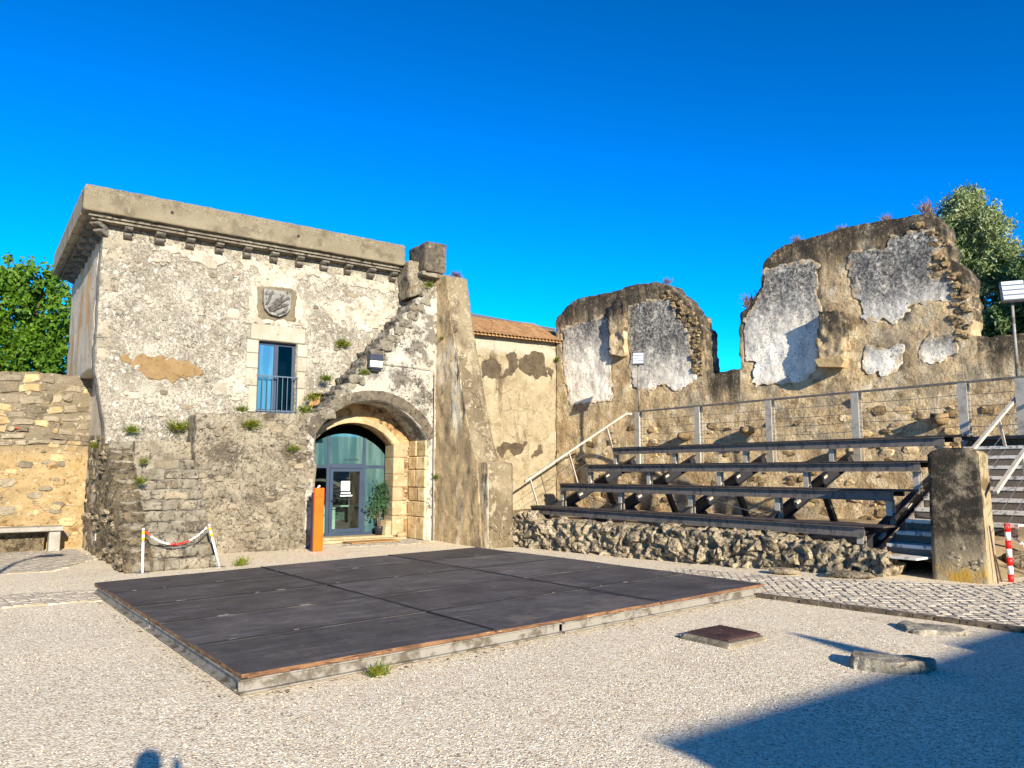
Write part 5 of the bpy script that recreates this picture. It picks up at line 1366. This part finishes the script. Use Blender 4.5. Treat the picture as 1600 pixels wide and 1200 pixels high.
# ------------------------------------------------------------------ courtyard wall and bench on the left
cw = thing('courtyard_wall', 'sunlit rubble wall with golden mortar to the left of the tower', 'wall', (-2, 20.8, 0))
slab_part('rubble_wall', slab([(-9, -.1), (2.46, -.1), (2.46, 2.55), (2.46, 4.07), (-1, 4.0), (-9, 3.9)], [], .08, .55, (0, 20.6, 0), (1, 0), disp=.06, disp_s=2.2, rough=.05, rough_s=3, rim=.05), M['rubble_warm'], cw)
course(cw, ['rubble_stone', 'rubble_stone', 'rubble_stone', 'grey_rubble', 'gold_stone'], frame_v(20.6), -1.9, 2.4, 2.35, lambda a: 4.02, (.11, .24), (.14, .5), .05, .014, .35, 160, .06, .5)
for k in range(110):
    u, zz_ = rng.uniform(-1.6, 2.25), rng.uniform(.05, 2.4); w = rng.uniform(.1, .4)
    poly_stone(cw, M[rng.choice(['rubble_stone', 'gold_stone', 'gold_stone', 'gold_stone'])], frame_v(20.6), blob_poly(u, zz_, w, w*rng.uniform(.4, .65)), rng.uniform(.02, .05), crag=.35)
o = stone(cw, plain('brick_red', (200, 90, 60), .9, k=.5), (.95, 20.56, 2.75), (.1, .08, .04), 0, 'block', 'brick')
bn = thing('stone_bench', 'pale stone bench standing before the golden rubble wall', 'bench', (.6, 19.9, 0))
part('seat', MB().bevbox((-1.4, 19.66, .46), (1.92, 20.16, .56), .015), M['marble'], bn)
for x in (-.95, 1.65):
    part('leg', MB().bevbox((x, 19.74, 0), (x+.22, 20.08, .459), .012), M['marble'], bn)
part('back_panel', MB().box((-.7, 20.2, .0), (1.6, 20.4, .4)), M['stair_side'], bn)

# ------------------------------------------------------------------ totem, barrier, striped post
tt = thing('sign_totem', 'tall bright orange sign totem standing by the arched doorway', 'sign', (6.55, 16.55, 0), None, 0)
part('sign_panel', MB().bevbox((6.44, 16.48, .0), (6.665, 16.56, 1.40), .004), M['totem'], tt)
part('side_plate', MB().box((6.415, 16.5, 0), (6.437, 16.6, 1.30)), M['totem_side'], tt)  # dark strip put in for the totem's shadow along its left edge
for b_, sz, z in (('Sala', .05, 1.235), ('Exposições', .042, 1.19), ('1', .04, 1.14)):
    text('lettering', b_, sz, (6.5525, 16.4785, z), (R(90), 0, 0), M['ink'], tt)
pap = part('cap_clip', MB().tube([(6.53, 16.52, 1.40), (6.54, 16.52, 1.43), (6.57, 16.52, 1.45)], .02, 6), M['white_paint'], tt)
def barrier_post(base, topp, label):
    t = thing('barrier_post', label, 'post', base, 'white posts of the chain barrier')
    b, tp = Vector(base), Vector(topp)
    part('pole', MB().tube([b, tp], .022, 10), M['white_paint'], t, True)
    for f0, f1, mt in ((.72, .79, 'yellow_tape'), (.86, .93, 'yellow_tape'), (.70, .715, 'black'), (.94, .955, 'black')):
        part('tape', MB().tube([b + (tp-b)*f0, b + (tp-b)*f1], .0235, 10), M[mt], t, True)
    part('base', MB().tube([b, b + Vector((0, 0, .015))], .11, 14), M['galv'], t)
    return tp
ta = barrier_post((2.66, 14.66, .0), (2.64, 14.7, .78), 'upright white barrier post left of the worn stair')
tb_ = barrier_post((3.99, 14.80, .0), (3.75, 14.74, .80), 'leaning white barrier post right of the worn stair')
ch = thing('barrier_chain', 'red and white plastic chain sagging between two white posts', 'chain', (3.2, 14.7, .5))
N = 34
prev = None
for k in range(N):
    f = (k+.5)/N
    p = ta*(1-f) + tb_*f; p.z -= .30*(1-(2*f-1)**2) + .02
    f2 = (k+1)/N; q = ta*(1-f2) + tb_*f2; q.z -= .30*(1-(2*f2-1)**2) + .02
    p = Vector(p); d = (q-p).normalized()
    red = f < .12 or .40 < f < .72 and True or f > .97
    if .40 < f < .72 or f < .12 or f > .965: mt = M['red_paint']
    else: mt = M['white_paint']
    nrm = Vector((0, 1, 0)) if k % 2 else d.cross(Vector((0, 1, 0)))
    pts = [p + d*(.028*math.cos(a)) + nrm*(.014*math.sin(a)) for a in [2*math.pi*i/8 for i in range(9)]]
    part('chain_link', MB().tube(pts, .006, 5, False), mt, ch, True)
bp = thing('striped_post', 'red and white striped post beside the stone pillar', 'post', (13.06, 5.12, .08))
for k in range(7):
    z0 = .08 + .127*k
    part('band', MB().tube([(13.06, 5.12, z0), (13.06, 5.12, z0+.1265)], .04, 12), M['red_paint'] if k % 2 == 0 else M['white_paint'], bp, True)
part('hook', MB().tube([(13.08, 5.12, .86), (13.2, 5.15, .87), (13.27, 5.16, .8)], .03, 8).tube([(13.16, 5.14, .82), (13.17, 5.14, .5)], .022, 8), M['red_paint'], bp, True)
wc = thing('white_chain', 'white plastic chain hanging down to the ground from the striped post', 'chain', (13.3, 5.16, .4))
a_, b_ = Vector((13.28, 5.16, .78)), Vector((14.1, 4.75, .1))
for k in range(24):
    p = a_.lerp(b_, k/24); d = (b_-a_).normalized(); nrm = d.cross(Vector((0, 0, 1))).normalized() if k % 2 else d.cross(d.cross(Vector((0, 0, 1)))).normalized()
    pts = [p + d*(.034*math.cos(a)) + nrm*(.02*math.sin(a)) for a in [2*math.pi*i/8 for i in range(9)]]
    part('chain_link', MB().tube(pts, .009, 5, False), M['white_paint'], wc, True)

# ------------------------------------------------------------------ manhole, slabs
mh = thing('manhole', 'rusty ribbed iron manhole cover on a rough concrete collar', 'manhole', (6.6, 5.42, 0))
ma = math.atan2(5.64-5.12, 6.48-6.43)
rot = Matrix.Translation((6.66, 5.40, 0)) @ Matrix.Rotation(.02, 4, 'Z')
slab_c = MB().bevbox((-.36, -.36, -.02), (.32, .32, .045), .05, rot)
for i, (x, y, z) in enumerate(slab_c.v): slab_c.v[i] = (x + .02*fbm(x, y, z, 7, 2), y + .02*fbm(y, x, z, 7, 2), z)
slab_c.v = [(x + (.05*fbm(x*2, y*2, 1, 3, 3) if z < .03 else 0), y + (.06*fbm(y*2, x*2, 4, 3, 3) if z < .03 else 0), z) for x, y, z in slab_c.v]
part('collar', slab_c, M['concrete'], mh)
part('cover', MB().bevbox((-.27, -.27, .046), (.27, .27, .066), .006, rot), M['iron'], mh)
for k in range(19):
    x = -.24 + k*.48/18
    part('rib', MB().box((x-.006, -.24, .0665), (x+.006, .24, .077), rot), M['iron'], mh)
def ground_slab(cx, cy, w, d, h_, ang, label, tap=1.0):
    m = MB(); n = 36; nr_ = 9
    for l in range(nr_):
        if l < 3: z, s_ = (-.03, h_*.45, h_*.86)[l], (1.05, 1.02, 1.0)[l]
        else: z, s_ = h_, .96*(1 - (l-3)/(nr_-3))
        for k in range(n):
            a = 2*math.pi*k/n; ca, sa = math.cos(a), math.sin(a)
            e = .4; x = w/2*abs(ca)**e*(1 if ca > 0 else -1); y = d/2*abs(sa)**e*(1 if sa > 0 else -1)
            if x > 0: y *= 1 - (1-tap)*(x/(w/2))
            x += .07*fbm(x*3, y*3, cx, 1.6, 4); y += .07*fbm(y*3+4, x*3, cy, 1.6, 4)
            x *= s_; y *= s_
            q_ = 1 if l < 3 else .6
            m.v.append((x + .03*q_*fbm(x, y, z+cx, 9, 3)*(l < 4), y + .03*q_*fbm(y, x, z+cy, 9, 3)*(l < 4), z + .018*fbm(x, y, cx, 6, 3) - (.012 if l == 2 else 0)))
    for l in range(nr_-1):
        for k in range(n): m.f.append((l*n+k, l*n+(k+1) % n, (l+1)*n+(k+1) % n, (l+1)*n+k))
    m.f.append(tuple((nr_-1)*n+k for k in range(n)))
    o = link('stone_slab', m.mesh('stone_slab', M['slab_stone'], False), None, (cx, cy, ground_z(cx, cy)), (0, 0, ang))
    tag(o, label, 'slab')
ground_slab(8.83, 4.28, .62, .42, .05, -1.0, 'thin flat grey slab lying in the gravel near the cobbled path')
ground_slab(6.92, 3.72, .66, .36, .095, -.95, 'thick tapering stone block on the gravel at the shadow edge', .45)

# ------------------------------------------------------------------ plants
def leaf_cloud(name, pts, size, mat, parent=None, aspect=.5, droop=0.0, seed=1, world=True):
    r2 = np.random.default_rng(seed); N = len(pts); P = np.array(pts)
    d = r2.normal(size=(N, 3)); d[:, 2] -= droop; d /= np.linalg.norm(d, axis=1)[:, None]
    e = r2.normal(size=(N, 3)); e -= (e*d).sum(1)[:, None]*d; e /= np.linalg.norm(e, axis=1)[:, None]
    nn = np.cross(d, e)
    L_ = size * (.6 + .8*r2.random(N))[:, None]; Wd = L_*aspect
    V = np.stack([P - d*L_*.5, P + e*Wd*.5 + nn*L_*.08, P + d*L_*.5, P - e*Wd*.5 + nn*L_*.08], 1).reshape(-1, 3)
    F = np.arange(N*4).reshape(N, 4)
    me = bpy.data.meshes.new(name); me.from_pydata(V.tolist(), [], F.tolist()); me.update(); me.materials.append(mat)
    return me
def tree(label, base, blobs, nleaf, size, mat, trunk_r, seed, aspect=.5, trunk_top=None):
    t = thing('tree', label, 'tree', base, 'trees behind the walls')
    r2 = np.random.default_rng(seed); pts = []
    tot = sum(b[3]*b[4]*b[5] for b in blobs)
    for (x, y, z, rx, ry, rz) in blobs:
        n = int(nleaf * rx*ry*rz / tot)
        # clumps inside each limb's volume, leaves gathered round the clumps
        ncl = max(10, n // 70)
        c = r2.normal(size=(ncl, 3)); c /= np.linalg.norm(c, axis=1)[:, None]; c *= (r2.random(ncl)**.4)[:, None]
        idx = r2.integers(0, ncl, n)
        off = r2.normal(size=(n, 3)) * .11
        p = (c[idx] + off) * np.array([rx, ry, rz]) + np.array([x, y, z])
        pts.append(p)
    pts = np.concatenate(pts) - np.array(base)
    me = leaf_cloud('crown', pts, size, mat, None, aspect, .3, seed)
    link('crown', me, t)
    m = MB(); b = Vector(base); tp = Vector(trunk_top) if trunk_top else Vector(blobs[0][:3])
    m.tube([b, b.lerp(tp, .35) + Vector((.1, 0, 0)), b.lerp(tp, .7), tp], [trunk_r, trunk_r*.8, trunk_r*.6, trunk_r*.3], 8)
    for (x, y, z, rx, ry, rz) in blobs:
        s_ = b.lerp(tp, rng.uniform(.35, .7)); e_ = Vector((x, y, z))
        m.tube([s_, s_.lerp(e_, .5) + Vector((0, 0, .2)), e_], [trunk_r*.45, trunk_r*.3, trunk_r*.12], 6)
    part('trunk', m, M['bark'], t, True)
    return t
tree('bright green leafy tree rising behind the left courtyard wall', (0.6, 31, 0),
     [(1.6, 30.5, 7.2, 1.5, 1.5, 1.7), (0.1, 31, 7.6, 1.7, 1.6, 1.5), (-1.7, 31.2, 7.3, 1.7, 1.6, 1.6), (.3, 30.6, 5.3, 2.4, 1.8, 1.6), (-2.6, 31, 5.2, 2.2, 1.8, 1.7), (2.0, 30.4, 5.4, 1.4, 1.4, 1.7), (1.9, 30.6, 8.3, .7, .8, .9), (.9, 30.6, 8.4, .7, .8, .8)], 34000, .17, M['leaf_bright'], .25, 3, .6)
tree('tall silvery green tree behind the right hump of the ruined wall', (25.5, 10.2, 0),
     [(25.3, 10.5, 9.5, 1.2, .95, 1.2), (25.3, 9.95, 8.7, 1.1, .85, 1.3), (25.2, 10.6, 8.1, 1.0, .9, 1.3), (25.4, 9.2, 7.7, 1.0, .8, .9), (25.4, 9.9, 6.5, 1.1, .9, 1.1)], 30000, .15, M['leaf_silver'], .16, 8, .36)
tree('darker shaggy tree at the right edge behind the ruined wall', (24.5, 8.2, 0),
     [(24.6, 8.4, 6.9, 1.1, .6, 1.3), (24.4, 8.9, 5.9, 1.1, .8, 1.1), (24.4, 7.6, 6.0, 1.2, 1.1, 1.6), (24.6, 7.4, 7.3, 1.2, 1.0, 1.2), (24.3, 9.4, 5.4, 1.0, .6, .9)], 24000, .15, M['leaf_dark'], .15, 12, .42)
# low hedge of far foliage so that the wall tops do not stand against bare ground
def weed(label, loc, nrm, size, mat='leaf_weed', n=46, seed=1, group='weeds rooted in the walls'):
    r2 = random.Random(seed); m = MB(); nrm = Vector(nrm).normalized()
    for k in range(n):
        d = (Vector((r2.gauss(0, 1), r2.gauss(0, 1), r2.gauss(.9, .6))).normalized() + nrm*.7).normalized()
        L_ = size * r2.uniform(.35, 1.0); w = size * r2.uniform(.022, .05)
        b = Vector((r2.gauss(0, .3), r2.gauss(0, .1), r2.gauss(0, .12))) * size
        sd = d.cross(Vector((r2.random(), r2.random(), r2.random()))).normalized()
        tip = b + d*L_ - Vector((0, 0, .25*L_*r2.random()))
        mid = b + d*L_*.55
        m.add([b, mid + sd*w, tip, mid - sd*w], [(0, 1, 2, 3)])
        if r2.random() < .6:
            q = b + d*L_*.8; d2 = (d + sd*.8).normalized()
            m.add([q, q + d2*L_*.2 + sd*w*.4, q + d2*L_*.36, q + d2*L_*.2 - sd*w*.4], [(0, 1, 2, 3)])
    o = link('weed', m.mesh('weed', M[mat]), None, loc)
    return tag(o, label, 'plant', group)
F = (0, -1, 0)
for i, (lab, loc, sz, mt) in enumerate((
    ('green weed at the right foot of the tall blue window', (6.42, 17.3, 3.16), .42, 'leaf_weed'),
    ('dusty weed at the left foot of the tall blue window', (5.0, 17.35, 3.12), .3, 'leaf_weed'),
    ('yellowish weed below the window on the terrace wall', (5.15, 17.1, 2.78), .34, 'leaf_weed'),
    ('bushy weed on the tower foot right of the worn stair', (3.75, 17.8, 2.7), .36, 'leaf_weed'),
    ('small weed on the tower foot left above the worn stair', (2.85, 17.8, 2.62), .28, 'leaf_weed'),
    ('weed sprouting from the left edge of the stair cheek', (2.3, 18.9, 2.3), .26, 'leaf_weed'),
    ('weed in the upper steps of the worn stair', (3.0, 17.1, 1.95), .2, 'leaf_weed'),
    ('weed in the middle steps of the worn stair', (2.85, 16.4, 1.55), .22, 'leaf_weed'),
    ('large green weed halfway up the stepped stair', (7.62, 17.9, 4.95), .4, 'leaf_weed'),
    ('yellow weed low on the stepped stair', (7.1, 17.7, 4.0), .3, 'leaf_weed'),
    ('mossy weed on the lowest treads of the stepped stair', (6.72, 17.6, 3.5), .34, 'leaf_weed'),
    ('small yellow weed under the wall floodlight', (7.86, 17.12, 4.18), .2, 'leaf_weed'),
    ('weed at the head of the stepped stair by the dark block', (9.62, 17.1, 6.62), .28, 'leaf_weed'),
    ('tiny weed on the side of the buttress', (9.93, 16.9, 5.2), .16, 'leaf_weed'),
    ('weed beside the drain pipe on the buttress', (9.9, 17.1, 1.6), .2, 'leaf_weed'),
    ('yellowish weed in the middle of the terrace wall', (6.15, 17.1, 2.25), .26, 'leaf_weed'),
    ('purple dry weed on the top of the buttress', (10.3, 16.85, 6.93), .3, 'leaf_dry'),
    ('pale weed hanging in the corner below the tiled eave', (16.5, 20.2, 5.6), .3, 'leaf_weed'))):
    weed(lab, loc, F, sz*(.62 + .05*(i % 4)), mt, 110 + 25*(i % 5), i+2)
for i, (s, z, sz, lab) in enumerate(((7.3, 6.35, .5, 'tall dry weed on the left shoulder of the right hump'), (8.7, 7.95, .26, 'dry weed on the top left of the right hump'), (9.9, 8.0, .22, 'dry weed on the middle top of the right hump'), (11.0, 8.0, .26, 'dry weed right of the middle of the right hump'), (11.95, 8.0, .36, 'reddish weed on the highest corner of the right hump'), (4.5, 7.6, .22, 'dry weed on the top of the left hump'))):
    weed(lab, ruin_pt(s, z, -.2), (0, 0, 1), sz, 'leaf_dry', 90, 40+i, 'dry weeds on the ruined wall')
weed('bright green clump growing at the front edge of the stage', (3.02, 6.18, .01), (0, -.3, 1), .13, 'leaf_weed', 160, 61, 'weeds in the gravel')
weed('tiny green weed by the right barrier post', (4.35, 14.75, .01), (0, 0, 1), .2, 'leaf_weed', 110, 62, 'weeds in the gravel')
def litter():
    r2 = random.Random(31); m = MB()
    def flake(x, y, sz):
        a = r2.uniform(0, 6.3); t = r2.uniform(-.5, .5); c_, s_ = math.cos(a)*sz, math.sin(a)*sz
        z = ground_z(x, y) + .006
        m.add([(x-c_, y-s_, z), (x+s_*.35, y-c_*.35, z+abs(t)*sz*.6), (x+c_, y+s_, z+.004), (x-s_*.35, y+c_*.35, z+.002)], [(0, 1, 2, 3)])
    for k in range(240):     # caught along the front and left edge of the stage
        if k % 3: f_ = r2.random(); x = 1.88 + 7.5*f_; y = 6.24 + .63*f_ - abs(r2.gauss(0, .09)) - .02
        else: f_ = r2.random(); x = 1.86 - .2*f_ - abs(r2.gauss(0, .06)) - .02; y = 6.24 + 6.3*f_
        flake(x, y, r2.uniform(.008, .028))
    for k in range(160): flake(r2.uniform(1, 9), r2.uniform(2.2, 6.0), r2.uniform(.006, .016))
    for k in range(160): flake(r2.uniform(4, 9.8), 17.0 - abs(r2.gauss(0, .12)), r2.uniform(.01, .03))
    for k in range(120): f_ = r2.random(); flake(10.5 + 1.3*f_ - abs(r2.gauss(0, .1)), 15.4 - 9*f_, r2.uniform(.01, .03))
    struct('leaf_litter', m, M['litter'], False, 'stuff')
M['litter'] = layered('dry_leaf', ((120, 88, 54), (84, 62, 40), 30), [((150, 124, 74), 50, .56, .64)], k=.8)
litter()
# potted tree by the door
pt = thing('potted_tree', 'leafy potted ficus in a black pot beside the glazed door', 'potted plant', (8.98, 18.42, .12))
part('pot', MB().tube([(8.98, 18.42, .12), (8.98, 18.42, .3), (8.98, 18.42, .34)], [.09, .12, .125], 14), M['pot'], pt, True)
m = MB()
for dx, dy in ((0, 0), (.05, .03), (-.05, .02)):
    m.tube([(8.98+dx*.4, 18.42+dy, .33), (8.98+dx, 18.42+dy, .6), (8.98+dx*2.4, 18.42+dy*2, .95)], [.022, .018, .008], 6)
part('trunk', m, M['bark'], pt, True)
r2 = np.random.default_rng(4); pts = []
for (x, z, rx, rz) in ((0, 1.05, .2, .3), (-.14, .72, .16, .16), (.16, .78, .16, .2), (.02, .85, .24, .22), (.1, 1.25, .12, .14)):
    p = r2.normal(size=(170, 3)) * np.array([rx, .14, rz]) * .6 + np.array([x, 0, z]); pts.append(p)
me = leaf_cloud('foliage', np.concatenate(pts), .1, M['leaf_pot'], None, .34, .4, 9); link('foliage', me, pt, (0, 0, -.02))

# ------------------------------------------------------------------ what stands behind the viewer and throws the shadows
hb = thing('lime_washed_building', 'long low building behind the viewer whose shadow falls on the gravel', 'building', (9, -10, 0))
part('wall', MB().box((1.34, -14, 0), (24, -8.5, 4.0)), M['back_wall'], hb)
part('roof_coping', MB().box((1.30, -8.62, 4.001), (24, -8.46, 4.03)), M['cornice'], hb)
part('chimney', MB().box((5.75, -8.75, 4.031), (7.2, -8.47, 4.1)), M['back_wall'], hb)
part('finial', MB().tube([(4.7, -8.5, 4.03), (4.7, -8.5, 4.25), (4.7, -8.5, 4.52)], [.19, .16, .04], 10), M['iron'], hb, True)
sl_ = thing('street_lamp', 'slim lamp post standing left of the viewer', 'lamp post', (-1.1, 7.6, 0))
part('pole', MB().tube([(-1.1, 7.6, 0), (-1.1, 7.6, 3.3), (-1.0, 7.65, 3.5), (-.75, 7.8, 3.62)], [.06, .045, .04, .04], 10), M['black_steel'], sl_, True)
part('lamp_head', MB().bevbox((-.85, 7.7, 3.56), (-.35, 8.0, 3.66), .02), M['black_steel'], sl_)

def person():
    me = bpy.data.meshes.new('body')
    base = Vector((-.07, -.17, .05)); f = Vector((.585, .811, 0)); s = Vector((.811, -.585, 0))
    J = []; E = []; Rr = []
    def j(a, b, z, r): J.append(base + s*a + f*b + Vector((0, 0, z))); Rr.append(r); return len(J)-1
    pel = j(0, 0, .98, .15); wst = j(0, 0, 1.12, .14); che = j(0, 0, 1.36, .17); nck = j(0, .0, 1.55, .06); chin = j(0, .02, 1.63, .075); hd = j(0, .015, 1.74, .098); tp = j(0, .01, 1.815, .05)
    E += [(pel, wst), (wst, che), (che, nck), (nck, chin), (chin, hd), (hd, tp)]
    for g in (-1, 1):
        h = j(.1*g, 0, .9, .1); k = j(.11*g, .02, .5, .065); a = j(.11*g, -.01, .1, .045); t = j(.12*g, .16, .05, .04)
        E += [(pel, h), (h, k), (k, a), (a, t)]
        sh_ = j(.19*g, 0, 1.46, .07); el = j(.26*g, .06, 1.3, .05); wr = j(.16*g, .12, 1.52, .032); ha = j(.12*g, .13, 1.6, .03)
        E += [(che, sh_), (sh_, el), (el, wr), (wr, ha)]
        for q in range(5):
            a1 = j((.11+.006*q)*g, .13 + .006*q, 1.64 + .008*q, .009); b1 = j((.095)*g, .135 + .006*q, 1.67 + .012*q, .008); E += [(ha, a1), (a1, b1)]
    me.from_pydata([tuple(p) for p in J], E, [])
    o = link('person', me); tag(o, 'person in a dark jacket standing behind the camera taking the picture', 'person')
    me.materials.append(M['cloth_a'])
    sk = o.modifiers.new('skin', 'SKIN')
    for k, v in enumerate(me.skin_vertices[0].data): v.radius = (Rr[k], Rr[k]); v.use_root = (k == 0)
    sb = o.modifiers.new('sub', 'SUBSURF'); sb.levels = 1; sb.render_levels = 1
person()
